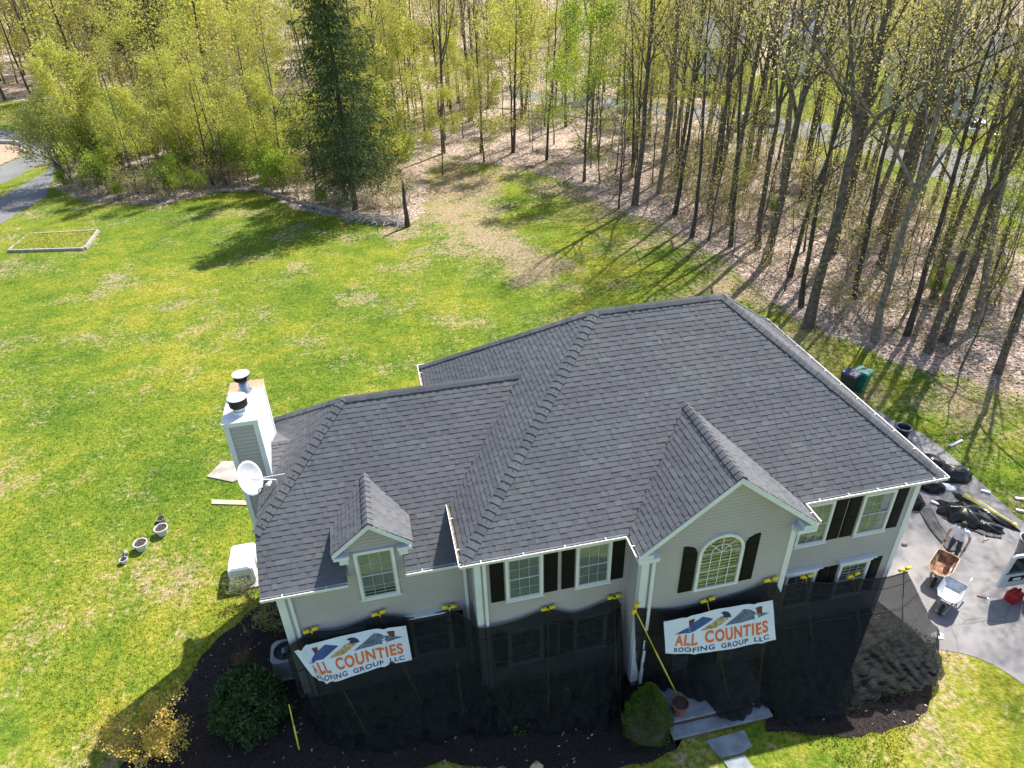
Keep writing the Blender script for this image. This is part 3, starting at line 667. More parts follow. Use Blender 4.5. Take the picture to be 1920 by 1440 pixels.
wall(siding([(WX0, FB), (4.60, FB), (4.60, H - 0.155), (WX0, H - 0.155)], (0, WY0, 0), (1, 0, 0), (0, -1, 0)))
wall(siding([(8.70, FB), (WX1, FB), (WX1, H - 0.155), (8.70, H - 0.155)], (0, WY0, 0), (1, 0, 0), (0, -1, 0)))
GWX0, GWX1, GWY = 4.56, 8.74, -0.40
gz0 = H + PG * (GWX0 - gxa) - 0.19
wall(siding([(GWX0, FB), (GWX1, FB), (GWX1, gz0), (GXC, GZ - 0.17), (GWX0, gz0)], (0, GWY, 0), (1, 0, 0), (0, -1, 0)))
wall(siding([(GWY, FB), (WY0, FB), (WY0, H - 0.15), (GWY, H - 0.15)], (GWX0, 0, 0), (0, 1, 0), (-1, 0, 0)))
wall(siding([(GWY, FB), (WY0, FB), (WY0, H - 0.15), (GWY, H - 0.15)], (GWX1, 0, 0), (0, 1, 0), (1, 0, 0)))
wall(siding([(WY0, FB), (WY1, FB), (WY1, H - 0.15), (WY0, H - 0.15)], (WX0, 0, 0), (0, 1, 0), (-1, 0, 0)))
wall(siding([(WY0, FB), (WY1, FB), (WY1, H - 0.15), (WY0, H - 0.15)], (WX1, 0, 0), (0, 1, 0), (1, 0, 0)))
wall(siding([(WX0, FB), (WX1, FB), (WX1, H - 0.15), (WX0, H - 0.15)], (0, WY1, 0), (1, 0, 0), (0, 1, 0)))
VX0, VY = -4.62, 1.40
dw0, dw1 = DX - 0.72, DX + 0.72
dg = DZ - 0.16 - PD * 0.72
wall(siding([(VX0, FB), (WX0, FB), (WX0, ZF - 0.155), (dw1, ZF - 0.155), (dw1, dg), (DX, DZ - 0.16), (dw0, dg), (dw0, ZF - 0.155), (VX0, ZF - 0.155)], (0, VY, 0), (1, 0, 0), (0, -1, 0)))
lw = ZR - P_ * (YR - VY) - 0.1
wall(siding([(VY, FB), (ybk - 0.3, FB), (ybk - 0.3, ZH - 0.19), (YH, ZH - 0.19), (VY, lw)], (VX0, 0, 0), (0, 1, 0), (-1, 0, 0)))
wall(siding([(VX0, FB), (WX0, FB), (WX0, ZH - 0.15), (VX0, ZH - 0.15)], (0, ybk - 0.3, 0), (1, 0, 0), (0, 1, 0)))
for sx, xq in ((-1, dw0), (1, dw1)):     # dormer cheeks
    wall(siding([(VY, zy(VY)), (yd0 + 0.05, DE), (VY, DE)], (xq, 0, 0), (0, 1, 0), (sx, 0, 0)))
m = MB(); 
for a in ((WX0, WX1, WY0 + 0.02, WY1 - 0.02), (GWX0 + 0.02, GWX1 - 0.02, GWY + 0.02, WY0 + 0.1), (VX0 + 0.02, WX0, VY + 0.02, ybk - 0.32)): m.box(a[0] + 0.02, a[1] - 0.02, a[2], a[3], 0.0, FB + 0.01)
part(m, 'foundation', 'concrete')
# corner boards and downspouts
def corner(x, y, z0, z1, sx, sy, w=0.13):
    m = MB(); m.box(min(x, x - sx * w) - (0.036 if sx < 0 else 0), max(x, x - sx * w) + (0.036 if sx > 0 else 0), y + sy * 0.038 if sy < 0 else y - 0.0, y if sy < 0 else y + 0.038, z0, z1)
    m.box(x if sx > 0 else x - 0.0355, x + 0.0355 if sx > 0 else x, min(y, y - sy * w), max(y, y - sy * w), z0, z1 - 0.002)
    return part(m, 'corner_board', 'trim')
corner(WX0, WY0, FB, H - 0.17, -1, -1); corner(WX1, WY0, FB, H - 0.17, 1, -1); corner(WX1, WY1, FB, H - 0.17, 1, 1)
corner(GWX0, GWY, FB, H - 0.31, -1, -1, 0.17); corner(GWX1, GWY, FB, H - 0.31, 1, -1, 0.13); corner(VX0, VY, FB, ZF - 0.17, -1, -1, 0.17)
def downspout(x, y, z0, z1): 
    m = MB(); m.bbox(x - 0.045, x + 0.045, y - 0.07, y, z0, z1 - 0.14, 0.012); m.beam((x, y - 0.035, z1 - 0.16), (x, y - 0.20, z1 - 0.03), 0.085, 0.07); return part(m, 'downspout', 'trim')
downspout(0.64, WY0 - 0.032, 0.2, H - 0.07); downspout(0.24, VY - 0.032, 0.2, ZF - 0.07); downspout(GWX0 + 0.27, GWY - 0.040, 0.2, H - 0.25)
downspout(VX0 + 0.3, VY - 0.032, 0.2, ZF - 0.07)

# windows
def window(x0, x1, z0, z1, y, header=False, blind=True):
    m = MB(); t = 0.075
    for a in ((x0, x0 + t, z0, z1), (x1 - t, x1, z0, z1), (x0 + t, x1 - t, z1 - t, z1), (x0 + t, x1 - t, z0, z0 + t * 0.7)): m.box(a[0], a[1], y - 0.085, y + 0.01, a[2], a[3])
    w = m.build('window', 'white', house)
    s = MB(); s.box(x0 - 0.03, x1 + 0.03, y - 0.11, y - 0.086, z0 - 0.03, z0 + 0.02); s.build('sill', 'white', w)
    if header:
        h = MB(); h.box(x0 - 0.04, x1 + 0.04, y - 0.105, y + 0.01, z1 + 0.002, z1 + 0.15); h.box(x0 - 0.11, x1 + 0.11, y - 0.17, y + 0.01, z1 + 0.151, z1 + 0.19); h.build('header', 'white', w)
    ix0, ix1, iz0, iz1 = x0 + t, x1 - t, z0 + t * 0.7, z1 - t; zm = (iz0 + iz1) / 2
    sb = MB(); q = 0.035
    for za, zb, yy in ((iz0, zm + 0.02, 0.062), (zm - 0.02, iz1, 0.05)):
        y0, y1 = y - yy - 0.012, y - yy + 0.012
        sb.box(ix0, ix0 + q, y0, y1, za, zb); sb.box(ix1 - q, ix1, y0, y1, za, zb); sb.box(ix0 + q, ix1 - q, y0, y1, za, za + q + (0.02 if za == iz0 else 0)); sb.box(ix0 + q, ix1 - q, y0, y1, zb - q, zb)
        gx = (ix1 - ix0 - 2 * q) / 3; gz = (zb - za - 2 * q) / 2
        for k in (1, 2): sb.box(ix0 + q + gx * k - 0.006, ix0 + q + gx * k + 0.006, y0 + 0.003, y1 - 0.003, za + q, zb - q)
        sb.box(ix0 + q, ix1 - q, y0 + 0.0035, y1 - 0.0035, za + q + gz - 0.006, za + q + gz + 0.006)
        for i in range(3):
            for j in range(2):
                MB().box(ix0 + q + gx * i + 0.008, ix0 + q + gx * (i + 1) - 0.008, y - yy - 0.002, y - yy + 0.002, za + q + gz * j + 0.008, za + q + gz * (j + 1) - 0.008).build('pane', 'glass', w)
    sb.build('sash', 'sash', w)
    MB().box(ix0 - 0.01, ix1 + 0.01, y - 0.022, y - 0.018, iz0 - 0.01, iz1 + 0.01).build('room_backing', 'dark', w)
    if blind:
        b = MB(); z = iz0 + (0.25 if blind == 2 else 0.02)
        while z < iz1 - 0.01:
            b.add([(ix0 + 0.01, y - 0.042, z), (ix1 - 0.01, y - 0.042, z), (ix1 - 0.01, y - 0.026, z + 0.018), (ix0 + 0.01, y - 0.026, z + 0.018)], [(0, 1, 2, 3)]); z += 0.034
        b.build('blind', 'blind', w)
    return w
def shutter(x0, x1, z0, z1, y, arch=0):
    m = MB(); n = 8; pts = []
    if arch:
        # the outer edge stands higher than the inner edge
        for i in range(n + 1):
            a = i / n; xx = x0 + (x1 - x0) * a; dd = a if arch > 0 else 1 - a; pts.append((xx, z1 - 0.28 * (1 - math.sqrt(max(0, 1 - dd ** 2)))))
    else: pts = [(x0, z1), (x1, z1)]
    ring = [(x0, y - 0.055, z0)] + [(px, y - 0.055, pz) for px, pz in pts] + [(x1, y - 0.055, z0)]
    m.prism(ring, (0, 0.05, 0)); s = m.build('shutter', 'shutter', house)
    zt = min(p[1] for p in pts) - 0.05; zm = (z0 + zt) / 2 + 0.05
    for a, b in ((z0 + 0.06, zm - 0.04), (zm + 0.04, zt)): MB().bbox(x0 + 0.05, x1 - 0.05, y - 0.066, y - 0.056, a, b, 0.004).build('raised_panel', 'shutter', s)
    return s
UZ0, UZ1 = H - 2.0, H - 0.45
yw = WY0 - 0.0
for x0, x1 in ((1.18, 2.17), (3.06, 4.03), (9.50, 10.47), (11.36, 12.38)): window(x0, x1, UZ0 - (0.08 if x0 > 5 else 0), UZ1 - (0.06 if x0 > 5 else 0), yw)
for x0, x1 in ((0.78, 1.14), (2.21, 2.57), (2.68, 3.03), (4.06, 4.40)): shutter(x0, x1, UZ0 + 0.03, UZ1 + 0.03, yw)
for x0, x1 in ((10.50, 10.88), (10.94, 11.32), (12.41, 12.78)): shutter(x0, x1, UZ0 - 0.05, UZ1 - 0.03, yw)
window(DX - 0.51, DX + 0.51, H - 2.0, H - 0.27, VY, blind=2)
for x0, x1 in ((1.18, 2.17), (3.06, 4.03), (9.52, 10.50), (11.28, 12.29)): window(x0, x1, 1.05, 2.50, yw, header=True, blind=0)
for x0, x1 in ((0.78, 1.14), (2.21, 2.57), (2.68, 3.03), (4.06, 4.40), (10.60, 10.92), (10.96, 11.22), (12.36, 12.70)): shutter(x0, x1, 1.05, 2.50, yw)
window(-1.40, -0.28, 1.00, 2.58, VY, header=True, blind=0); window(-3.75, -2.70, 1.00, 2.50, VY, header=True, blind=0)
for x0, x1 in ((-1.76, -1.43), (-0.25, 0.08)): shutter(x0, x1, 1.0, 2.56, VY)

def arched_window(xc, hw, z0, zs, y):
    m = MB(); n = 20; ro, ri = hw, hw - 0.085
    out = [(xc - ro, z0)] + [(xc - ro * math.cos(math.pi * i / n), zs + ro * math.sin(math.pi * i / n)) for i in range(n + 1)] + [(xc + ro, z0)]
    inn = [(xc - ri, z0 + 0.085)] + [(xc - ri * math.cos(math.pi * i / n), zs + ri * math.sin(math.pi * i / n)) for i in range(n + 1)] + [(xc + ri, z0 + 0.085)]
    k = len(out); vs = [(a, y - 0.085, b) for a, b in out] + [(a, y - 0.085, b) for a, b in inn] + [(a, y, b) for a, b in out] + [(a, y - 0.02, b) for a, b in inn]
    fs = []
    for i in range(k):
        j = (i + 1) % k; fs += [(i, j, k + j, k + i), (2 * k + i, 2 * k + j, j, i), (k + i, k + j, 3 * k + j, 3 * k + i)]
    w = m.add(vs, fs).build('arched_window', 'white', house)
    MB().prism([(a, y - 0.022, b) for a, b in inn], (0, 0.004, 0)).build('room_backing', 'dark', w)
    g = MB(); r = 0.009; r1 = ri * 0.5
    cols = [xc - ri * 0.5, xc, xc + ri * 0.5]; rows = [z0 + 0.085 + (zs - z0 - 0.085) * i / 4 for i in range(1, 5)]
    for cx in cols: g.box(cx - r, cx + r, y - 0.062, y - 0.045, z0 + 0.085, zs)
    for rz in rows: g.box(xc - ri, xc + ri, y - 0.0615, y - 0.0455, rz - r, rz + r)
    for a in (45, 90, 135): c, s = math.cos(math.radians(a)), math.sin(math.radians(a)); g.beam((xc + 0.01 * c, y - 0.0535, zs + 0.02 * s), (xc + ri * c, y - 0.0535, zs + ri * s), 0.016, 2 * r, (0, 1, 0)) if False else g.beam((xc, y - 0.0535, zs + 0.012), (xc + ri * c, y - 0.0535, zs + ri * s), 2 * r, 0.015, (0, 1, 0))
    arc = [(xc + r1 * math.cos(math.pi * i / 14), y - 0.0535, zs + r1 * math.sin(math.pi * i / 14)) for i in range(15)]
    for p, q in zip(arc, arc[1:]): g.beam(p, q, 2 * r, 0.0155, (0, 1, 0))
    g.build('muntins', 'white', w)
    xs = [xc - ri] + cols + [xc + ri]; zs_ = [z0 + 0.085] + rows
    for i in range(4):
        for j in range(4): MB().box(xs[i] + r, xs[i + 1] - r, y - 0.055, y - 0.051, zs_[j] + r, zs_[j + 1] - r).build('pane', 'glass', w)
    for a0 in (0, 45, 90, 135):
        for ra, rb in ((r1 + r, ri), (0.03, r1 - r)):
            A = [math.radians(a0 + 2 + 41 * i / 5) for i in range(6)]
            MB().prism([(xc + rb * math.cos(a), y - 0.055, zs + rb * math.sin(a)) for a in A] + [(xc + ra * math.cos(a), y - 0.055, zs + ra * math.sin(a)) for a in A[::-1]], (0, 0.004, 0)).build('pane', 'glass', w)
    return w
arched_window(6.68, 0.63, H - 2.02, H - 0.70, GWY)
shutter(5.62, 6.01, H - 1.97, H - 0.30, GWY, arch=1); shutter(7.35, 7.72, H - 1.97, H - 0.30, GWY, arch=-1)

# front door behind the netting
m = MB(); y = GWY
for a in ((5.74, 5.86, 0.38, 2.5), (7.52, 7.64, 0.38, 2.5), (6.14, 6.22, 0.38, 2.5), (7.16, 7.24, 0.38, 2.5), (5.62, 7.76, 2.5, 2.66)): m.box(a[0], a[1], y - 0.09, y, a[2], a[3])
fd = m.build('front_door', 'white', house)
MB().box(6.22, 7.16, y - 0.05, y - 0.01, 0.38, 2.5).build('door_leaf', 'shutter', fd)
for x0, x1 in ((5.86, 6.14), (7.24, 7.52)):
    MB().box(x0, x1, y - 0.045, y - 0.02, 0.38, 1.0).build('side_panel', 'white', fd); MB().box(x0, x1, y - 0.04, y - 0.03, 1.0, 2.5).build('sidelight', 'tinted', fd)

# chimney: sided chase with steel cap and two flues
ch = MB()
def chase_face(a, b, o):  # inset siding between the corner boards
    return None
chim = MB(); chim.box(CX0 + 0.03, CX1 - 0.03, CY0 + 0.03, CY1 - 0.03, 0.0, CZ - 0.06)
chimney = chim.build('chimney', 'siding', house)
siding([(CX0 + 0.02, 0.1), (CX1 - 0.02, 0.1), (CX1 - 0.02, CZ - 0.12), (CX0 + 0.02, CZ - 0.12)], (0, CY0 + 0.034, 0), (1, 0, 0), (0, -1, 0), 0.12).build('chimney_siding', 'siding', chimney)
siding([(CY0 + 0.02, 0.1), (CY1 - 0.02, 0.1), (CY1 - 0.02, CZ - 0.12), (CY0 + 0.02, CZ - 0.12)], (CX0 + 0.028, 0, 0), (0, 1, 0), (-1, 0, 0), 0.12).build('chimney_siding', 'siding', chimney)
m = MB()
for x in (CX0, CX1):
    for y in (CY0, CY1): m.box(x - 0.01 if x == CX0 else x - 0.12, x + 0.12 if x == CX0 else x + 0.01, y - 0.01 if y == CY0 else y - 0.12, y + 0.12 if y == CY0 else y + 0.01, 0.1, CZ - 0.13)
m.build('corner_trim', 'trim', chimney)
MB().box(CX1 - 0.029, CX1 - 0.004, CY0 + 0.115, CY1 - 0.115, 5.0, CZ - 0.131).build('flashing_panel', 'white', chimney)
m = MB(); m.box(CX0 - 0.02, CX1 + 0.02, CY0 - 0.02, CY1 + 0.02, CZ - 0.13, CZ - 0.025); m.build('cap_band', 'trim', chimney)
def m_cap():
    mt, nt, b = newmat('stained_chimney_cap'); p = wpos(nt)
    n = noise(nt, p, 2.2, 5, 0.6)
    g = nd(nt, 'ShaderNodeSeparateXYZ'); lk(nt, p, g.inputs[0])
    yy = mapr(nt, math_(nt, 'ADD', g.outputs[1], math_(nt, 'MULTIPLY', math_(nt, 'SUBTRACT', n, 0.5), 1.6)), 4.9, 6.0)
    c = mixc(nt, yy, (0.80, 0.80, 0.79), (0.46, 0.27, 0.16)); lk(nt, c, b.inputs['Base Color']); b.inputs['Roughness'].default_value = 0.45; return mt
MT['cap'] = m_cap()
MB().bbox(CX0 - 0.04, CX1 + 0.04, CY0 - 0.04, CY1 + 0.04, CZ - 0.024, CZ + 0.012, 0.01).build('chimney_cap', 'cap', chimney)
fx = -4.97
f = MB().lathe([(0.20, 0.012), (0.19, 0.05), (0.135, 0.075), (0.13, 0.42)], (fx, 5.62, CZ), 24).build('flue', 'metal', chimney, True)
f2 = MB().lathe([(0.19, 0), (0.21, 0.02), (0.21, 0.05), (0.17, 0.07), (0.17, 0.12), (0.215, 0.14), (0.215, 0.17)], (fx, 5.62, CZ + 0.40), 24).build('flue_collar', 'blackmetal', chimney)
MB().lathe([(0.23, 0), (0.235, 0.015), (0.19, 0.035), (0.02, 0.05)], (fx, 5.62, CZ + 0.57), 24).build('flue_lid', 'potwhite', chimney)
MB().lathe([(0.20, 0.012), (0.18, 0.09), (0.13, 0.10), (0.12, 0.18)], (fx - 0.02, 4.60, CZ), 24).build('flue', 'white', chimney)
MB().lathe([(0.13, 0), (0.14, 0.04), (0.235, 0.06), (0.245, 0.30)], (fx - 0.02, 4.60, CZ + 0.17), 24).build('flue_screen', 'blackmetal', chimney)
MB().lathe([(0.25, 0), (0.25, 0.012), (0.20, 0.03), (0.02, 0.035)], (fx - 0.02, 4.60, CZ + 0.47), 24).build('flue_lid', 'potwhite', chimney)
# stair-step end of the siding at the wing / white PVC on the left wall is with the generator
# ------------------------------------------------------------------ front steps and stones
rng = np.random.default_rng(21); rp = random.Random(77)
steps = thing('front_steps', 'bluestone front steps with brick risers below the netting', 'steps')
m = MB(); m.box(5.17, 8.0, -1.80, -0.41, 0.0, 0.30); m.box(5.16, 7.98, -2.17, -1.80, 0.0, 0.13); m.build('step_core', 'mortar', steps)
for x0, x1, y0, y1, z in ((5.12, 6.55, -1.88, -0.41, 0.30), (6.56, 8.04, -1.88, -0.41, 0.30), (5.10, 8.03, -2.25, -1.885, 0.13)):
    MB().bbox(x0, x1, y0, y1, z, z + 0.055, 0.012).build('stone_tread', 'stone', steps)
bm_ = MB().bbox(0, 0.205, 0, 0.05, 0, 0.055, 0.006).mesh('brick'); bm_.materials.append(MT['brick'])
for yy, zz, n in ((-2.21, 0.005, 13), (-2.21, 0.068, 13), (-1.845, 0.19, 13), (-1.845, 0.245, 13)):
    for i in range(n):
        o = link('brick', bm_, steps); o.location = (5.17 + i * 0.214 + rp.uniform(-0.003, 0.003), yy + rp.uniform(-0.004, 0.004), zz); o.scale = (1, 1, 0.98 if zz < 0.2 else 0.93)
def slab(name, pts, z, th, mat, label, cat, group=None):
    m = MB(); bot = [(p[0], p[1], z) for p in pts]; m.prism(bot, (0, 0, th)); o = m.build(name, mat); bv = o.modifiers.new('bevel', 'BEVEL'); bv.width = 0.008; bv.segments = 2
    return tag(o, label, cat, group)
slab('flagstone', [(5.97, -2.40), (7.12, -2.36), (7.12, -2.82), (6.70, -2.95), (6.14, -2.92)], 0.0, 0.035, 'stone', 'grey flagstone touching the brick riser of the front steps', 'flagstone', 'flagstones of the front path')
slab('flagstone', [(6.18, -3.02), (6.80, -2.98), (6.92, -3.7), (6.3, -3.75)], 0.0, 0.035, 'stone', 'grey flagstone at the bottom edge of the picture, half in sunlight', 'flagstone', 'flagstones of the front path')
slab('paving_slab', [(-8.44, 13.57), (-7.40, 13.3), (-7.30, 12.3), (-7.86, 12.04), (-8.94, 12.66)], 0.0, 0.05, 'concrete', 'weathered tan paving slab lying in the lawn beside the chimney', 'slab')
slab('plank', [(-8.55, 11.13), (-8.52, 10.87), (-6.6, 10.30), (-6.63, 10.56)], 0.01, 0.035, 'plank', 'pale wooden plank lying in the grass left of the house', 'plank')

# ------------------------------------------------------------------ debris netting
def catmull(P, n):
    P = np.array(P, float); Q = np.vstack([2 * P[0] - P[1], P, 2 * P[-1] - P[-2]]); out = []
    for u in np.linspace(0, len(P) - 1 - 1e-6, n):
        i = int(u); t = u - i; a, b, c, d = Q[i:i + 4]
        out.append(0.5 * (2 * b + (c - a) * t + (2 * a - 5 * b + 4 * c - d) * t * t + (3 * b - a - 3 * c + d) * t ** 3))
    return np.array(out)
def net(name, top, bot, label, mounds=(), seed=0, nu=220, nv=70, flatx=None):
    T = catmull(top, nu); B = catmull(bot, nu); v = np.linspace(0, 1, nv)[:, None, None]
    P = T[None] * (1 - v) + B[None] * v
    L = np.linalg.norm(B - T, axis=1).mean(); W = np.linalg.norm(np.diff(T, axis=0), axis=1).sum()
    u = np.linspace(0, 1, nu)[None, :]; vv = v[:, :, 0]; r = np.random.default_rng(seed)
    off = 0.06 * np.sin(np.pi * vv) * np.ones_like(u)
    amp = 0.005 + 0.07 * vv ** 1.5
    for k in range(9):
        fu, fv, ph = r.uniform(6, 34), r.uniform(-5, 5), r.uniform(0, 6.28); off = off + amp * r.uniform(0.2, 0.55) * np.sin(2 * np.pi * (fu * u + fv * vv) + ph)
    for k in range(20):   # creases
        fu, fv, ph = r.uniform(-22, 22), r.uniform(-11, 11), r.uniform(0, 6.28); msk = np.clip(np.sin(2 * np.pi * (r.uniform(1, 5) * u + r.uniform(-2, 2) * vv) + ph * 2), 0, 1); off = off + amp * 0.42 * msk * np.abs(np.sin(2 * np.pi * (fu * u + fv * vv) + ph))
    P[:, :, 1] -= off; P[:, :, 2] += 0.10 * off * (1 - vv)
    for (mx, my, mr, mh) in mounds:
        d = np.hypot(P[:, :, 0] - mx, P[:, :, 1] - my) / mr; h = mh * np.sqrt(np.clip(1 - d * d, 0, 1)); e = np.clip((1 - vv) / 0.10, 0, 1)
        h = h * e; P[:, :, 2] = np.where(h > P[:, :, 2], h + (P[:, :, 2] - h) * 0.08, P[:, :, 2]); 
    P[:, :, 2] = np.maximum(P[:, :, 2], 0.03)
    st = (P[:, :, 0] > 5.05) & (P[:, :, 0] < 8.1) & (P[:, :, 1] > -1.9); P[:, :, 2] = np.where(st, np.maximum(P[:, :, 2], 0.39), P[:, :, 2])
    st = (P[:, :, 0] > 5.05) & (P[:, :, 0] < 8.1) & (P[:, :, 1] > -2.27); P[:, :, 2] = np.where(st, np.maximum(P[:, :, 2], 0.21), P[:, :, 2])
    I = np.arange(nu * nv).reshape(nv, nu); F = np.stack([I[:-1, :-1], I[1:, :-1], I[1:, 1:], I[:-1, 1:]], -1).reshape(-1, 4)
    me = fast_mesh(name, P.reshape(-1, 3), F); me.shade_smooth()
    uvl = me.uv_layers.new(name='UVMap'); U = np.stack([np.broadcast_to(u * W, (nv, nu)), np.broadcast_to(vv * L, (nv, nu))], -1).reshape(-1, 2)
    uvl.data.foreach_set('uv', U[F.ravel()].astype(np.float32).ravel())
    root = link(name, me, None, 'net'); tag(root, label, 'netting', 'black debris nets over the front wall')
    for vi in (0, int(nv * 0.10), int(nv * 0.30)):          # hem and reinforcing bands
        pts = [Vector(q) + Vector((0, -0.008, 0)) for q in P[vi][::3]]
        MB().tube(pts, 0.014 if vi else 0.020, 5).build('reinforcing_band', 'rubber', root, True)
    return P
top1 = [(-4.78, 1.22, 2.58), (-4.0, 1.26, 2.92), (-3.2, 1.26, 2.86), (-2.19, 1.28, 3.06), (-1.2, 1.26, 2.74), (-0.29, 1.25, 2.80), (0.15, 0.85, 2.80), (0.45, 0.34, 2.94), (1.31, 0.33, 2.95), (2.3, 0.33, 3.14), (3.1, 0.33, 2.80), (4.1, 0.33, 3.05), (4.38, 0.30, 2.80)]
bot1 = [(-4.55, 0.80, 0.03), (-4.1, 0.10, 0.03), (-3.3, -0.35, 0.03), (-2.5, -0.5, 0.03), (-1.5, -0.62, 0.03), (-0.5, -0.7, 0.03), (0.1, -0.8, 0.03), (0.65, -0.87, 0.03), (1.4, -1.0, 0.03), (2.3, -1.15, 0.03), (3.2, -1.32, 0.03), (3.9, -1.15, 0.03), (4.25, -0.7, 0.03)]
NP1 = net('debris_net', top1, bot1, 'black debris net hung across the left part of the front wall', mounds=((-1.9, 0.25, 0.8, 0.85), (1.2, -0.3, 0.75, 0.8), (3.0, -0.4, 0.7, 0.75)), seed=3)
top2 = [(4.42, -0.44, 3.52), (5.5, -0.50, 3.24), (6.5, -0.50, 3.22), (7.6, -0.50, 3.35), (8.32, -0.50, 3.52), (9.3, -0.08, 2.66), (10.15, 0.16, 2.32), (11.0, 0.20, 2.02), (11.8, 0.18, 1.95), (12.7, 0.14, 1.86), (13.48, 0.10, 1.95)]
bot2 = [(4.75, -0.25, 0.03), (5.1, -0.55, 0.1), (5.9, -1.15, 0.36), (6.9, -2.0, 0.2), (7.8, -1.85, 0.25), (8.5, -2.40, 0.03), (9.7, -2.45, 0.22), (11.1, -2.42, 0.42), (12.1, -2.45, 0.48), (13.1, -2.3, 0.40), (14.2, -1.05, 0.12)]
NP2 = net('debris_net', top2, bot2, 'black debris net spread from the entry to the driveway, its right end in sunlight', mounds=((13.2, -1.15, 1.25, 0.85), (11.7, -1.45, 1.2, 0.85), (10.2, -1.55, 1.1, 0.8)), seed=8)

# shrubs pushed down under the nets
def leafy_mound(name, x, y, r, h, n, size, mat, label, cat='shrub', group=None, seed=0, stem=True, core=True, aspect=0.5, shape=0.5):
    g = np.random.default_rng(seed); root = thing(name, label, cat, (x, y, 0), 0, group)
    d = g.normal(size=(n, 3)); d[:, 2] = np.abs(d[:, 2]); d /= np.linalg.norm(d, axis=1)[:, None]
    lump = 1 + 0.13 * np.sin(d[:, 0] * 7 + seed) * np.sin(d[:, 1] * 8) + 0.09 * np.sin(d[:, 2] * 11 + d[:, 0] * 13)
    rr = (g.random(n) ** 0.22) * lump
    P = np.stack([d[:, 0] * r * rr, d[:, 1] * r * rr, d[:, 2] * h * rr + 0.04], 1)
    # leaves gather in rosettes
    P = np.repeat(P[: n // 6], 6, 0) + g.normal(size=(n // 6 * 6, 3)) * size * 0.42; ax = np.repeat(d[: n // 6], 6, 0) * 0.6
    V, F, T = leaf_arrays(P, size, g, aspect, axis=ax + g.normal(size=P.shape) * 0.5)
    link('foliage', fast_mesh('foliage', V, F, T), root, mat)
    if core:
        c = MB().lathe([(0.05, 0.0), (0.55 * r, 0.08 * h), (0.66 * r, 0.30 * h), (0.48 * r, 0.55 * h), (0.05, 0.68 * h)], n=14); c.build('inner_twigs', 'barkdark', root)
    return root
for i, (x, y, r, h) in enumerate(((13.0, -1.35, 0.85, 0.62), (11.7, -1.75, 0.75, 0.50), (10.2, -1.85, 0.7, 0.42), (9.0, -1.75, 0.65, 0.34))):
    leafy_mound('low_shrub', x, y, r, h, 3000, 0.06, 'needle_light', ['green shrub under the sunlit corner of the right net', 'green shrub showing below the right net hem, second from the driveway', 'green shrub showing below the right net, third from the driveway', 'green shrub under the right net beside the steps'][i], group='shrubs under the nets', seed=i + 1)
for i, (x, y) in enumerate(((-1.9, 0.15), (1.2, -0.45), (3.0, -0.55))):
    leafy_mound('low_shrub', x, y, 0.62, 0.55, 2400, 0.06, 'needle_light', ['green shrub under the left net below the left banner', 'green shrub under the left net below the upper left window pair', 'green shrub under the left net near its right end'][i], group='shrubs under the nets', seed=i + 11)

# support poles with yellow T heads
def pole(head, base, label, tilt=0.0, tee=True):
    h = Vector(head); b = Vector(base); root = thing('support_pole', label, 'pole', tuple(b), 0, 'yellow poles holding the nets'); d = h - b
    MB().tube([(0, 0, 0), d * 0.55], 0.024, 8).build('lower_tube', 'ypole', root, True)
    MB().tube([d * 0.55, d], 0.017, 8).build('upper_tube', 'ypole', root, True)
    MB().tube([(0, 0, 0), d.normalized() * 0.05], 0.03, 8).build('foot', 'rubber', root, True)
    if tee:
        e = Vector((math.cos(tilt), 0, math.sin(tilt))); q = d + Vector((0, -0.02, 0.05))
        for s in (-1, 1): MB().tube([q + e * (0.035 * s), q + e * (0.20 * s)], 0.052, 10).build('head_pad', 'yellow', root, True)
        MB().tube([q - e * 0.04, q + e * 0.04], 0.02, 8).build('head_joint', 'blackmetal', root)
        MB().beam(d - d.normalized() * 0.1, q, 0.05, 0.03).build('head_clip', 'yellow', root)
pole((-4.86, 0.42, 1.30), (-4.80, -0.15, 0.02), 'yellow pole standing outside the left end of the left net', tee=False)
pole((-4.0, 1.30, 2.98), (-2.95, -0.15, 0.02), 'yellow pole with T head above the left banner, nearest the corner post', 0.22)
pole((-2.18, 1.30, 3.14), (-1.35, 0.30, 0.02), 'yellow pole with T head under the dormer window', 0.25)
pole((-0.28, 1.28, 2.88), (-0.29, -0.18, 0.02), 'yellow pole with T head left of the downspout corner', -0.12)
pole((2.30, 0.36, 3.17), (1.99, -0.90, 0.02), 'yellow pole with T head between the two upper left windows', 0.1)
pole((4.18, 0.36, 3.10), (4.15, -0.42, 0.02), 'yellow pole with T head at the right end of the left net', 0.08)
pole((4.42, -0.50, 3.56), (5.66, -1.25, 0.36), 'bright yellow pole leaning from the entry corner down to the plant pot', 1.3)
pole((6.50, -0.48, 3.28), (6.98, -1.72, 0.36), 'yellow pole with T head under the arched window, foot on the lower step', 0.15)
pole((8.30, -0.48, 3.60), (8.12, -1.35, 0.02), 'yellow pole with T head at the right post of the entry gable', 0.1)
pole((10.13, 0.32, 2.36), (10.35, -0.55, 0.02), 'yellow pole with T head in front of the first lower right window', 0.05)
pole((11.75, 0.30, 2.02), (11.98, -0.55, 0.02), 'yellow pole with T head in front of the last lower window', 0.35)
pole((13.42, 0.18, 1.97), (13.40, -0.55, 0.02), 'yellow pole with T head at the outer right corner of the house', 0.1)

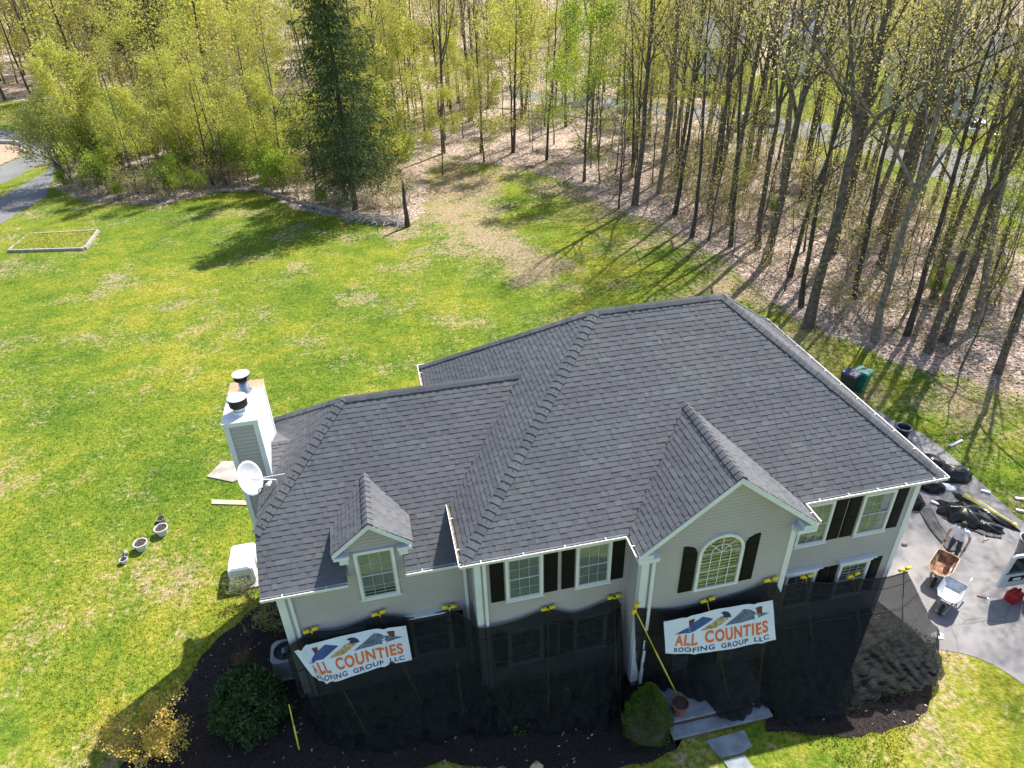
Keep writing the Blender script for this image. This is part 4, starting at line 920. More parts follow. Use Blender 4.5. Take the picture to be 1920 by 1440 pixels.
# ------------------------------------------------------------------ banners
def text_mesh(txt, bold):
    cu = bpy.data.curves.new('print', 'FONT'); cu.body = txt; cu.size = 1.0; cu.offset = bold; cu.resolution_u = 4; cu.space_character = 1.12
    o = bpy.data.objects.new('print', cu); COL.objects.link(o); bpy.context.view_layer.update()
    me = bpy.data.meshes.new_from_object(o.evaluated_get(bpy.context.evaluated_depsgraph_get()))
    bpy.data.objects.remove(o); bpy.data.curves.remove(cu)
    bm = bmesh.new(); bm.from_mesh(me); bmesh.ops.triangulate(bm, faces=bm.faces[:])
    for k in range(2):
        es = [e for e in bm.edges if e.calc_length() > 0.25]
        if es: bmesh.ops.subdivide_edges(bm, edges=es, cuts=1)
    bmesh.ops.triangulate(bm, faces=bm.faces[:])
    V = np.array([v.co[:] for v in bm.verts]); F = [tuple(v.index for v in f.verts) for f in bm.faces]; bm.free(); bpy.data.meshes.remove(me)
    V[:, :2] = (V[:, :2] - V[:, :2].min(0)) / (V[:, :2].max(0) - V[:, :2].min(0)); return V, F
TXT1 = None
def banner(topc, botc, folds, label):
    T = catmull(topc, 61); B = catmull(botc, 61)
    fr = lambda A, u: np.array([np.interp(u, np.linspace(0, 1, 61), A[:, k]) for k in range(3)]).T
    def surf(u, v, lift=0.0):
        u = np.asarray(u, float); v = np.asarray(v, float); P = fr(T, u) * (1 - v)[:, None] + fr(B, u) * v[:, None]
        w = np.zeros_like(u)
        for (fu, wd, am, sk) in folds: w += am * np.exp(-((u - fu - sk * (v - 0.5)) / wd) ** 2)
        w += 0.010 * np.sin(9 * u + 3 * v) + 0.006 * np.sin(23 * u - 7 * v)
        P[:, 1] -= w + lift + 0.12; return P
    nu, nv = 120, 36; U, Vv = np.meshgrid(np.linspace(0, 1, nu), np.linspace(0, 1, nv)); P = surf(U.ravel(), Vv.ravel())
    I = np.arange(nu * nv).reshape(nv, nu); F = np.stack([I[:-1, :-1], I[1:, :-1], I[1:, 1:], I[:-1, 1:]], -1).reshape(-1, 4)
    me = fast_mesh('banner', P, F); me.shade_smooth(); root = link('banner', me, None, 'banner'); tag(root, label, 'banner', 'company banners on the nets')
    def print_(name, V, F, u0, u1, v0, v1, mat, lift=0.006):
        Q = surf(u0 + (u1 - u0) * V[:, 0], v1 + (v0 - v1) * V[:, 1], lift); me = bpy.data.meshes.new(name); me.from_pydata(Q.tolist(), [], F); link(name, me, root, mat)
    for wd, (u0, u1) in (('ALL', (0.105, 0.325)), ('COUNTIES', (0.385, 0.945))):
        V, Fq = text_mesh(wd, 0.035); print_('orange_lettering', V, Fq, u0, u1, 0.47, 0.775, 'orange')
    for wd, (u0, u1) in (('ROOFING', (0.10, 0.465)), ('GROUP', (0.52, 0.775)), ('LLC', (0.825, 0.945))):
        V, Fq = text_mesh(wd, 0.018); print_('navy_lettering', V, Fq, u0, u1, 0.825, 0.945, 'navy')
    def shape(name, pts, mat, lift, n=9):
        # fill a polygon finely enough to follow the cloth
        bm = bmesh.new(); bm.faces.new([bm.verts.new((p[0], p[1], 0)) for p in pts]); bmesh.ops.triangulate(bm, faces=bm.faces[:])
        for k in range(3): bmesh.ops.subdivide_edges(bm, edges=[e for e in bm.edges if e.calc_length() > 0.05], cuts=1); bmesh.ops.triangulate(bm, faces=bm.faces[:])
        V = np.array([v.co[:] for v in bm.verts]); Fq = [tuple(v.index for v in f.verts) for f in bm.faces]; bm.free()
        Q = surf(V[:, 0], V[:, 1], lift); me = bpy.data.meshes.new(name); me.from_pydata(Q.tolist(), [], Fq); link(name, me, root, mat)
    shape('printed_blue_roof', [(0.10, 0.44), (0.23, 0.27), (0.355, 0.09), (0.455, 0.20), (0.36, 0.34), (0.30, 0.42)], 'blue', 0.005)
    shape('printed_chimney', [(0.225, 0.10), (0.285, 0.10), (0.28, 0.20), (0.235, 0.27)], 'maroon', 0.0055)
    shape('printed_tan_roof', [(0.345, 0.45), (0.41, 0.34), (0.525, 0.19), (0.605, 0.25), (0.53, 0.37), (0.47, 0.43)], 'tanprint', 0.005)
    shape('printed_worker', [(0.53, 0.10), (0.56, 0.075), (0.595, 0.10), (0.615, 0.155), (0.625, 0.235), (0.605, 0.235), (0.592, 0.17), (0.572, 0.16), (0.556, 0.225), (0.543, 0.21), (0.553, 0.145), (0.535, 0.135)], 'navy', 0.0065)
    shape('printed_slate_roof', [(0.56, 0.42), (0.65, 0.27), (0.745, 0.10), (0.80, 0.13), (0.86, 0.23), (0.965, 0.29), (0.87, 0.36), (0.72, 0.40)], 'slate', 0.005)
    shape('printed_chimney', [(0.845, 0.09), (0.905, 0.09), (0.90, 0.26), (0.858, 0.235)], 'maroon', 0.0055)
    for u in (0.02, 0.98):
        for v in (0.04, 0.96): q = surf(np.array([u]), np.array([v]), 0.004)[0]; MB().lathe([(0.012, 0), (0.018, 0.002), (0.018, 0.004)], tuple(q), 10).build('grommet', 'metal', root)
banner([(-4.46, 1.02, 2.79), (-3.99, 1.06, 2.90), (-3.2, 1.08, 2.93), (-2.36, 1.09, 2.96), (-1.51, 1.06, 2.89)], [(-4.11, 0.72, 2.02), (-3.72, 0.60, 1.78), (-3.1, 0.60, 1.86), (-2.3, 0.64, 1.95), (-1.48, 0.66, 1.94)],
       [(0.165, 0.025, 0.06, 0.1), (0.235, 0.025, -0.03, 0.1), (0.80, 0.025, 0.04, -0.05), (0.10, 0.03, 0.03, 0.0)], 'white roofing banner with orange letters, crumpled at its left end')
banner([(5.12, -0.70, 3.24), (5.9, -0.70, 3.26), (6.66, -0.70, 3.28), (7.4, -0.71, 3.27), (8.21, -0.76, 3.28)], [(5.12, -1.03, 2.36), (5.75, -1.08, 2.20), (6.64, -1.12, 2.12), (7.4, -1.16, 2.13), (8.27, -1.20, 2.17)],
       [(0.255, 0.03, 0.03, 0.1), (0.86, 0.022, 0.03, 0.05)], 'white roofing banner with orange letters, hung flat under the arched window')
# papers and leaves stuck in the net
for i, (x, y, z, lab) in enumerate(((-2.75, 0.15, 0.95, 'crumpled orange and white wrapper lodged in the left net'), (2.55, -0.58, 0.95, 'torn pale paper scrap caught on the left net'), (5.75, -1.05, 0.55, 'blue and white wrapper lying on the net above the steps'))):
    m = MB(); pts = [(x + rp.uniform(-0.09, 0.09), y - 0.06 - rp.uniform(0, 0.03), z + rp.uniform(-0.08, 0.08)) for k in range(6)]
    m.add(pts, [(0, 1, 2), (1, 2, 3), (2, 3, 4), (3, 4, 5), (0, 2, 5)]); tag(m.build('paper_scrap', ['orange', 'cloth', 'navy'][i]), lab, 'paper scrap')

# ------------------------------------------------------------------ satellite dish
dn = Vector((0.88, -0.40, 0.38)).normalized(); dc = Vector((-4.86, 3.15, 6.95))
dish = thing('satellite_dish', 'pale grey satellite dish mounted on the left roof edge by the chimney', 'satellite dish', (-4.35, 3.55, 6.20))
ox = dn.orthogonal().normalized(); ox = Vector((0, 0, 1)).cross(dn).normalized(); oy = dn.cross(ox); R0 = Vector(dish.location)
m = MB(); rings = 9; seg = 32; vs = []
for i in range(rings + 1):
    r = i / rings
    for k in range(seg): a = 2 * math.pi * k / seg; vs.append(dc - R0 + ox * (0.42 * r * math.cos(a)) + oy * (0.455 * r * math.sin(a)) + dn * (0.11 * (r * r - 1)))
m.add(vs, [(i * seg + k, i * seg + (k + 1) % seg, (i + 1) * seg + (k + 1) % seg, (i + 1) * seg + k) for i in range(rings) for k in range(seg)])
ro = m.build('reflector', 'potwhite', dish, True); sol = ro.modifiers.new('thick', 'SOLIDIFY'); sol.thickness = 0.012
rimp = [dc - R0 + ox * (0.422 * math.cos(a)) + oy * (0.457 * math.sin(a)) for a in [2 * math.pi * k / 40 for k in range(41)]]
MB().tube(rimp, 0.009, 6).build('rim', 'white', dish, True)
lnb = dc - R0 + dn * 0.42 - oy * 0.30
MB().tube([dc - R0 - oy * 0.40 - dn * 0.02, lnb], 0.018, 6).build('feed_arm', 'grey', dish)
MB().tube([lnb, lnb - dn * 0.10], [0.045, 0.035], 10).build('receiver', 'white', dish); MB().tube([lnb + ox * 0.09, lnb + ox * 0.09 - dn * 0.09], [0.04, 0.03], 10).build('receiver', 'white', dish)
MB().tube([(0, 0, 0), (0, 0, 0.25), dc - R0 - dn * 0.14], 0.024, 8).build('mast', 'potwhite', dish); MB().tube([(0.30, 0.25, 0.22), dc - R0 - dn * 0.13 - oy * 0.05], 0.010, 6).build('stay_rod', 'potwhite', dish)
MB().beam((-0.10, 0, -0.10), (0.12, 0, 0.085), 0.14, 0.02).build('foot_plate', 'blackmetal', dish)

# ------------------------------------------------------------------ generator, condenser
gen = thing('generator', 'white standby generator on a pad beside the left wall', 'generator', (-6.78, 6.85, 0))
MB().bbox(-0.55, 0.52, -0.78, 0.75, 0.0, 0.08, 0.01).build('pad', 'timber', gen)
m = MB(); b = 0.10
def rr(x0, x1, y0, y1, b): return [(x0 + b, y0), (x1 - b, y0), (x1, y0 + b), (x1, y1 - b), (x1 - b, y1), (x0 + b, y1), (x0, y1 - b), (x0, y0 + b)]
R1 = rr(-0.46, 0.36, -0.62, 0.62, 0.05); R2 = rr(-0.42, 0.32, -0.56, 0.56, 0.12)
vs = [(x, y, 0.08) for x, y in R1] + [(x, y, 0.66) for x, y in R1] + [(x * 0.98, y * 0.98, 0.78) for x, y in R1] + [(x, y, 0.85) for x, y in R2]
m.add(vs, [(k * 8 + i, k * 8 + (i + 1) % 8, k * 8 + 8 + (i + 1) % 8, k * 8 + 8 + i) for k in range(3) for i in range(8)] + [tuple(range(24, 32))]); m.build('enclosure', 'white', gen)
for i in range(7): MB().box(-0.30, 0.20, -0.633, -0.622, 0.16 + i * 0.055, 0.185 + i * 0.055).build('louvre', 'grey', gen)
MB().tube([(0.50, 0.1, 0.1), (0.50, 0.1, 0.75), (0.50, 0.12, 0.85), (0.58, 0.16, 0.92), (0.72, 0.2, 0.90)], 0.05, 10).build('vent_pipe', 'white', gen, True)
ac = thing('air_conditioner', 'grey air conditioner condenser with round fan by the left corner post', 'air conditioner', (-5.15, 2.62, 0))
MB().bbox(-0.48, 0.42, -0.46, 0.46, 0, 0.06, 0.01).build('pad', 'concrete', ac)
m = MB(); m.prism([(x, y, 0.06) for x, y in rr(-0.42, 0.38, -0.40, 0.40, 0.12)], (0, 0, 0.66)); m.build('cabinet', 'grey', ac)
m = MB(); q = rr(-0.44, 0.40, -0.42, 0.42, 0.14); n = 32; ri = 0.335
outer = []
for k in range(n):
    a = 2 * math.pi * k / n; c, s = math.cos(a), math.sin(a); f = min(0.42 / max(abs(c), 1e-6), 0.42 / max(abs(s), 1e-6), 0.50); outer.append((-0.02 + f * c, f * s))
inner = [(-0.02 + ri * math.cos(2 * math.pi * k / n), ri * math.sin(2 * math.pi * k / n)) for k in range(n)]
vs = [(x, y, 0.73) for x, y in outer] + [(x, y, 0.78) for x, y in outer] + [(x, y, 0.80) for x, y in inner] + [(x, y, 0.72) for x, y in inner]
m.add(vs, [(k * n + i, k * n + (i + 1) % n, k * n + n + (i + 1) % n, k * n + n + i) for k in range(3) for i in range(n)]); m.build('top_shroud', 'grey', ac)
MB().lathe([(ri, 0), (0.01, 0.001)], (-0.02, 0, 0.728), 24).build('fan_well', 'dark', ac)
for k in range(3):
    a = k * 2.094; m = MB(); m.add([(-0.02 + 0.06 * math.cos(a - 0.5), 0.06 * math.sin(a - 0.5), 0.745), (-0.02 + 0.30 * math.cos(a - 0.35), 0.30 * math.sin(a - 0.35), 0.74), (-0.02 + 0.30 * math.cos(a + 0.35), 0.30 * math.sin(a + 0.35), 0.765), (-0.02 + 0.06 * math.cos(a + 0.5), 0.06 * math.sin(a + 0.5), 0.765)], [(0, 1, 2, 3)]); m.build('fan_blade', 'blackmetal', ac)
MB().bbox(-0.11, 0.07, -0.09, 0.09, 0.77, 0.83, 0.015).build('fan_motor', 'steelblue', ac)
for k in range(7): MB().lathe([(0.06 + 0.042 * k, 0), (0.066 + 0.042 * k, 0.004)], (-0.02, 0, 0.80), 28, close=False).build('grille_ring', 'blackmetal', ac)

# ------------------------------------------------------------------ plants by the house
def stems(root, n, h, spread, r=0.012, mat='barkpale', seed=1):
    g = random.Random(seed); m = MB(); tips = []
    for i in range(n):
        a = g.uniform(0, 6.283); e = g.uniform(0.3, 1) * spread; z = h * g.uniform(0.65, 1.05)
        p = [Vector((0.1 * g.uniform(-1, 1), 0.1 * g.uniform(-1, 1), 0)), Vector((e * 0.4 * math.cos(a), e * 0.4 * math.sin(a), z * 0.5)), Vector((e * math.cos(a + g.uniform(-.3, .3)), e * math.sin(a), z))]
        m.tube(p, [r, r * 0.7, r * 0.35], 5)
        for k in range(5):
            t = g.uniform(0.35, 1); q = p[1].lerp(p[2], t) if t > 0.5 else p[0].lerp(p[1], t + 0.4); d = Vector((g.gauss(0, 1), g.gauss(0, 1), g.uniform(0, 1.2))).normalized() * g.uniform(0.12, 0.35) * h / 1.2
            m.tube([q, q + d], [r * 0.5, r * 0.2], 4); tips += [q + d, q + d * 0.6]
        tips.append(p[2])
    m.build('stems', mat, root); return np.array([t[:] for t in tips])
leafy_mound('rhododendron', -6.15, 1.25, 0.98, 1.60, 16000, 0.125, 'leaf_dark', 'big round dark green broadleaf bush in the mulch left of the netting', seed=4, aspect=0.42)
r_ = thing('golden_shrub', 'golden leaved open shrub half in sunlight at the bottom left', 'shrub', (-8.65, 0.75, 0))
tp = stems(r_, 26, 1.35, 1.2, 0.014, 'barkpale', 3); g = np.random.default_rng(9); P = np.repeat(tp, 16, 0) + g.normal(size=(len(tp) * 16, 3)) * 0.075
V, F, T = leaf_arrays(P, 0.075, g, 0.55); link('foliage', fast_mesh('foliage', V, F, T), r_, 'leaf_gold')
ds = thing('dwarf_spruce', 'dense cone shaped dwarf spruce in front of the entry net', 'shrub', (4.52, -1.72, 0))
g = np.random.default_rng(31); n = 15000; hh = g.random(n) ** 0.8; a = g.uniform(0, 2 * np.pi, n); prof = np.interp(hh, [0, 0.06, 0.20, 0.45, 0.7, 0.9, 1.0], [0.42, 0.62, 0.68, 0.54, 0.34, 0.17, 0.03])
lump = 1 + 0.07 * np.sin(a * 5 + hh * 14) + 0.06 * np.sin(a * 9 - hh * 23) + 0.05 * np.sin(a * 3 + 4); rr_ = prof * lump * g.uniform(0.86, 1.03, n)
P = np.stack([rr_ * np.cos(a), rr_ * np.sin(a), 0.05 + hh * 2.0], 1); V, F, T = leaf_arrays(P, 0.06, g, 0.35, axis=np.stack([np.cos(a), np.sin(a), 0.7 * np.ones(n)], 1)); link('foliage', fast_mesh('foliage', V, F, T), ds, 'needle_light')
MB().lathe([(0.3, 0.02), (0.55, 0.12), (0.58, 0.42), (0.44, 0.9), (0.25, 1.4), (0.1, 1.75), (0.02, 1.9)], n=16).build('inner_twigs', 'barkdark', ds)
b_ = thing('bare_shrub', 'sparse twiggy shrub in front of the white generator', 'shrub', (-6.55, 5.55, 0)); tp = stems(b_, 18, 1.05, 0.65, 0.010, 'barkpale', 12)
g = np.random.default_rng(10); P = np.repeat(tp, 5, 0) + g.normal(size=(len(tp) * 5, 3)) * 0.05; V, F, T = leaf_arrays(P, 0.045, g, 0.6); link('foliage', fast_mesh('foliage', V, F, T), b_, 'leaf_thicket')
b_ = thing('bare_shrub', 'low sprawling twiggy shrub in the dark mulch by the left wall', 'shrub', (-5.9, 4.4, 0)); tp = stems(b_, 26, 0.75, 0.95, 0.010, 'barkdark', 14)
g = np.random.default_rng(12); P = np.repeat(tp, 6, 0) + g.normal(size=(len(tp) * 6, 3)) * 0.06; V, F, T = leaf_arrays(P, 0.05, g, 0.6); link('foliage', fast_mesh('foliage', V, F, T), b_, 'leaf_thicket')
gr = thing('ornamental_grass', 'tuft of brown ornamental grass behind the dark green bush', 'grass tuft', (-6.55, 3.05, 0)); m = MB()
for i in range(140): a = rp.uniform(0, 6.283); e = rp.uniform(0.15, 0.5); z = rp.uniform(0.35, 0.7); m.add([(0.08 * math.cos(a + 1), 0.08 * math.sin(a + 1), 0), (0.08 * math.cos(a + 1) + 0.012, 0.08 * math.sin(a + 1), 0), (e * math.cos(a), e * math.sin(a), z)], [(0, 1, 2)], rp.random())
m.build('blades', 'drygrass', gr, tone=True)

# pots
def pot(x, y, r, h, mat, label, plant=0, rim=True, seed=0, z=0.0, group=None, tiltx=0.0):
    root = thing('plant_pot', label, 'plant pot', (x, y, z), seed, group); root.rotation_euler = (tiltx, 0, seed)
    MB().lathe([(r * 0.72, 0.0), (r * 0.98, h - 0.05), (r * 1.06, h - 0.045), (r * 1.06, h), (r * 0.94, h), (r * 0.90, h - 0.06)], n=24, close=True).build('shell', mat, root)
    MB().lathe([(r * 0.91, h - 0.055), (r * 0.5, h - 0.045), (0.01, h - 0.05)], n=20, close=False).build('soil', 'soil', root)
    if plant:
        g = random.Random(seed + 3); m = MB()
        for i in range(plant): a = g.uniform(0, 6.283); e = g.uniform(0.2, 1) * r; m.tube([(e * 0.4 * math.cos(a), e * 0.4 * math.sin(a), h - 0.05), (e * 1.2 * math.cos(a), e * 1.2 * math.sin(a), h + g.uniform(0.05, 0.28))], [0.006, 0.002], 4)
        m.build('dead_stems', 'barkpale', root)
    return root
pot(-10.09, 9.62, 0.23, 0.32, 'potwhite', 'white plant pot on the lawn, the one nearest the house', 6, seed=1)
pot(-10.68, 8.98, 0.23, 0.32, 'potwhite', 'white plant pot with dead stems, farther from the house than its twin', 8, seed=2)
pot(-10.28, 10.35, 0.15, 0.16, 'wood', 'small brown pot with dry plant behind the white pots', 16, seed=3)
pot(-11.16, 8.42, 0.13, 0.18, 'potwhite', 'smallest pale pot with dry plant at the front of the pot row', 16, seed=4)
pot(-11.12, 8.80, 0.10, 0.14, 'wood', 'tipped over little pot with dry stems beside the smallest pot', 12, seed=5, tiltx=1.2, z=0.08)
pot(5.50, -1.62, 0.24, 0.42, 'brick', 'brown glazed pot on the front landing beside the cone shaped spruce', 0, seed=6, z=0.355)

# ------------------------------------------------------------------ bins
def cart(x, y, rz, mat, lidmat, label):
    root = thing('trash_cart', label, 'trash cart', (x, y, 0), rz, 'wheeled carts behind the house')
    m = MB(); b = rr(-0.23, 0.23, -0.24, 0.28, 0.04); t = rr(-0.30, 0.30, -0.33, 0.36, 0.04)
    m.add([(p, q, 0.08) for p, q in b] + [(p, q, 1.0) for p, q in t], [(i, (i + 1) % 8, 8 + (i + 1) % 8, 8 + i) for i in range(8)] + [tuple(range(7, -1, -1))]); m.build('body', mat, root)
    m = MB(); l0 = rr(-0.33, 0.33, -0.38, 0.40, 0.06); l1 = rr(-0.28, 0.28, -0.32, 0.32, 0.08)
    m.add([(p, q, 1.0) for p, q in l0] + [(p, q, 1.04) for p, q in l0] + [(p, q, 1.09) for p, q in l1], [(k * 8 + i, k * 8 + (i + 1) % 8, k * 8 + 8 + (i + 1) % 8, k * 8 + 8 + i) for k in range(2) for i in range(8)] + [tuple(range(16, 24)), tuple(range(7, -1, -1))]); m.build('lid', lidmat, root)
    for s in (-1, 1): MB().tube([(s * 0.27, 0.27, 0.12), (s * 0.33, 0.27, 0.12)], 0.12, 14).build('wheel', 'rubber', root)
    MB().tube([(-0.25, 0.43, 0.98), (0.25, 0.43, 0.98)], 0.02, 8).build('handle', mat, root)
cart(20.45, 11.75, 0.5, 'greenbin', 'greenbin', 'green wheeled trash cart standing behind the house')
cart(19.80, 11.75, 0.45, 'plastic_dark', 'navybin', 'dark wheeled trash cart with navy lid beside the green one')
def barrel(x, y, r, h, mat, label, group=None, wall=0.02):
    root = thing('trash_can', label, 'trash can', (x, y, 0), 0, group)
    MB().lathe([(r * 0.78, 0.0), (r * 0.97, h - 0.06), (r * 1.0, h - 0.06), (r * 0.96, h - 0.07), (r * 0.90, h - 0.1), (r * 0.74, 0.03), (0.01, 0.03)], n=24, close=False).build('body', mat, root, True)
    MB().lathe([(r * 0.96, h - 0.06), (r * 1.07, h - 0.05), (r * 1.07, h), (r * 0.95, h), (r * 0.94, h - 0.06)], n=24, close=False).build('rim', 'grey', root)
    for s in (-1, 1): MB().beam((s * r * 0.95, -0.08, h - 0.12), (s * r * 0.95, 0.08, h - 0.12), 0.05, 0.05).build('handle', mat, root)
    return root
barrel(19.72, 7.90, 0.29, 0.72, 'plastic_dark', 'open black round trash can at the far driveway corner')
barrel(19.02, 7.75, 0.29, 0.66, 'plastic_dark', 'black round trash can half hidden by the roof edge', None)
gb = barrel(19.55, 1.25, 0.33, 0.72, 'grey', 'grey round barrel full of tools at the right picture edge')
m = MB()
for i in range(9): a = rp.uniform(0, 6.28); m.tube([(0.1 * math.cos(a), 0.1 * math.sin(a), 0.5), (0.25 * math.cos(a), 0.25 * math.sin(a), rp.uniform(0.8, 1.1))], 0.02, 6)
m.build('tool_handles', 'blackmetal', gb); MB().tube([(0.12 + 0.13 * math.cos(a), 0.13 * math.sin(a), 0.78) for a in [k * 0.314 for k in range(21)]], 0.02, 6).build('hose_coil', 'white', gb)

# ------------------------------------------------------------------ downspout offcuts
def offcut(a, b, z, label):
    a = Vector((a[0], a[1], 0)); b = Vector((b[0], b[1], 0)); c = (a + b) / 2; root = MB(); d = (b - a).normalized(); x = Vector((-d.y, d.x, 0)); L = (b - a).length / 2
    pr = [(-0.05, 0.0), (0.05, 0.0), (0.05, 0.07), (-0.05, 0.07)]; pi_ = [(-0.04, 0.01), (0.04, 0.01), (0.04, 0.06), (-0.04, 0.06)]
    vs = []
    for e in (-L, L):
        for q in (pr, pi_): vs += [d * e + x * u + Vector((0, 0, w)) for u, w in q]
    f = []
    for i in range(4):
        j = (i + 1) % 4; f += [(i, j, 8 + j, 8 + i), (4 + j, 4 + i, 12 + i, 12 + j), (j, i, 4 + i, 4 + j), (8 + i, 8 + j, 12 + j, 12 + i)]
    root.add(vs, f); o = root.build('downspout_offcut', 'white'); o.location = (c.x, c.y, z); return tag(o, label, 'downspout piece', 'loose white downspout pieces')
offcut((21.37, 6.99), (22.15, 7.22), 0.01, 'white downspout piece on the grass near the black trash cans')
offcut((21.45, 3.68), (22.3, 3.25), 0.01, 'white downspout piece at the right edge, upper of two')
offcut((20.98, 3.15), (21.9, 2.45), 0.01, 'white downspout piece at the right edge, lower of two')
offcut((18.30, 4.28), (18.85, 3.50), 0.02, 'white downspout piece on the driveway beside the black net pile')
offcut((20.55, 4.35), (20.78, 4.15), 0.02, 'short white downspout piece at the driveway edge')

# ------------------------------------------------------------------ bags, tarps and net piles on the driveway
def lump_mesh(name, rx, ry, rz, seed, mat, parent, n=26, k=14, loc=(0, 0, 0), rough=0.18):
    g = np.random.default_rng(seed); ph = g.uniform(0, 6.28, 12); fq = g.integers(2, 8, 12); vs = []
    for i in range(k + 1):
        t = i / k * math.pi * 0.5
        for j in range(n):
            a = 2 * math.pi * j / n; w = 1 + sum(rough / 4 * math.sin(fq[q] * a + ph[q] + 3 * t * (q % 3)) for q in range(6)) + rough * 0.5 * abs(math.sin(5 * a + ph[7])) * math.cos(t)
            zz = math.sin(t) * (1 + rough * 0.7 * math.sin(3 * a + ph[8]) * math.cos(t) + rough * 0.4 * math.sin(7 * a + ph[9]) * math.cos(t))
            vs.append((loc[0] + rx * math.cos(a) * math.cos(t) ** 0.8 * w, loc[1] + ry * math.sin(a) * math.cos(t) ** 0.8 * w, loc[2] + rz * zz))
    m = MB(); m.add(vs, [(i * n + j, i * n + (j + 1) % n, (i + 1) * n + (j + 1) % n, (i + 1) * n + j) for i in range(k) for j in range(n)]); return m.build(name, mat, parent, True)
def bag(x, y, rx, ry, rz, rot, seed, label, extra=()):
    root = thing('duffel_bag', label, 'bag', (x, y, 0.012), rot, 'black bags on the driveway')
    lump_mesh('sack', rx, ry, rz, seed, 'bag', root)
    MB().tube([(-rx * 0.5, -ry * 0.2, rz * 0.86), (-rx * 0.2, -ry * 0.5, rz * 0.95), (rx * 0.25, -ry * 0.5, rz * 0.92), (rx * 0.5, -ry * 0.15, rz * 0.84)], 0.016, 6).build('strap', 'tarp', root)
    for nm, mt, p, s in extra: MB().bbox(p[0] - s, p[0] + s, p[1] - s * 0.6, p[1] + s * 0.6, p[2] - 0.01, p[2] + 0.02, 0.006).build(nm, mt, root)
bag(19.75, 6.15, 0.62, 0.42, 0.42, -0.6, 1, 'black bag partly hidden behind the front right roof corner')
bag(20.15, 5.35, 0.66, 0.42, 0.45, -0.35, 2, 'largest black bag with a white tag beside the driveway edge', (('label_tag', 'cloth', (0.45, 0.05, 0.34), 0.06),))
bag(18.85, 4.95, 0.46, 0.32, 0.40, -0.5, 3, 'small shiny black bag below the roof corner with white sheet next to it')
bag(17.45, 4.55, 0.50, 0.55, 0.55, 0.4, 5, 'upright black bag beside the right wall corner')
m = lump_mesh('white_sheet', 0.30, 0.20, 0.10, 15, 'cloth', None); m.location = (19.45, 4.82, 0.012); m.rotation_euler = (0, 0, -0.5); tag(m, 'folded white plastic sheet beside the small shiny black bag', 'sheet')
pile = thing('net_pile', 'heap of crumpled black netting in the middle of the driveway', 'netting', (18.85, 3.35, 0.012), -0.75)
lump_mesh('heap', 0.72, 0.50, 0.42, 6, 'bag', pile, 44, 18, rough=0.34); lump_mesh('fold', 0.50, 0.24, 0.22, 8, 'bag', pile, 30, 12, (0.75, -0.22, 0), 0.4); lump_mesh('fold', 0.5, 0.22, 0.14, 9, 'tarp', pile, 30, 12, (0.55, 0.35, 0), 0.4)
def strip(a, b, w, label, seed, z=0.02, amp=0.03, mat='tarp'):
    a = Vector(a); b = Vector(b); d = b - a; L = d.length; d.normalize(); x = Vector((-d.y, d.x)); g = random.Random(seed); m = MB(); n = 26; k = 10; vs = []; ph = [g.uniform(0, 6) for _ in range(4)]
    for i in range(n + 1):
        for j in range(k + 1):
            u = i / n; v = j / k - 0.5; q = d * (L * (u - 0.5)) + x * (w * v + 0.04 * math.sin(7 * u + ph[0])); vs.append((q.x, q.y, amp * (abs(math.sin(9 * v + 4 * u + ph[1])) + 0.6 * abs(math.sin(14 * u + 3 * v + ph[2])))))
    m.add(vs, [(i * (k + 1) + j, (i + 1) * (k + 1) + j, (i + 1) * (k + 1) + j + 1, i * (k + 1) + j + 1) for i in range(n) for j in range(k)]); o = m.build('net_strip', mat, None, True)
    c = (a + b) / 2; o.location = (c.x, c.y, z); o.modifiers.new('thick', 'SOLIDIFY').thickness = 0.008; return tag(o, label, 'netting', 'folded net strips on the driveway')
strip((17.75, 4.0), (17.30, 1.9), 0.48, 'long folded black net strip lying left of the net heap', 3)
strip((18.75, 2.75), (19.45, 2.15), 0.42, 'short black net strip spreading right below the net heap', 4)
pb = thing('pole_bag', 'long open black bag full of yellow poles on the driveway', 'bag', (19.85, 3.35, 0.012), math.atan2(-1.75, 0.65))
lump_mesh('sack', 1.12, 0.27, 0.20, 16, 'bag', pb, 40, 12, rough=0.16)
for i, (yy, zz) in enumerate(((-0.10, 0.17), (-0.03, 0.20), (0.05, 0.20), (0.12, 0.17))): MB().tube([(-0.85, yy, zz + 0.03), (0.0, yy * 0.8, zz + 0.035), (0.9, yy * 0.35, zz - 0.02)], 0.026, 8).build('pole', 'ypole' if i != 1 else 'white', pb, True)
MB().lathe([(0.05, 0), (0.09, 0.03), (0.05, 0.08)], (1.0, 0, 0.12), 12).build('pole_heads', 'yellow', pb)

# small litter
tag(lump_mesh('white_rag', 0.20, 0.13, 0.07, 30, 'cloth', None), 'crumpled white rag on the driveway beside the net', 'rag').location = (14.32, -0.95, 0.012)
t = thing('hand_snips', 'red handled snips lying open on the driveway behind the man', 'tool', (18.72, 2.12, 0.014), 0.5)
MB().beam((-0.02, 0, 0.02), (0.22, 0.09, 0.02), 0.03, 0.025).build('handle', 'red', t); MB().beam((-0.02, 0, 0.02), (0.22, -0.09, 0.02), 0.03, 0.025).build('handle', 'red', t); MB().beam((-0.14, 0, 0.02), (0, 0, 0.02), 0.04, 0.015).build('blade', 'blackmetal', t)
t = thing('utility_knife', 'pinkish utility knife on the driveway near the blue wheelbarrow', 'tool', (16.75, 0.0, 0.014), -0.6)
MB().bbox(-0.14, 0.14, -0.03, 0.03, 0, 0.03, 0.008).build('handle', 'brick', t); MB().box(0.14, 0.2, -0.01, 0.01, 0.01, 0.015).build('blade', 'metal', t)
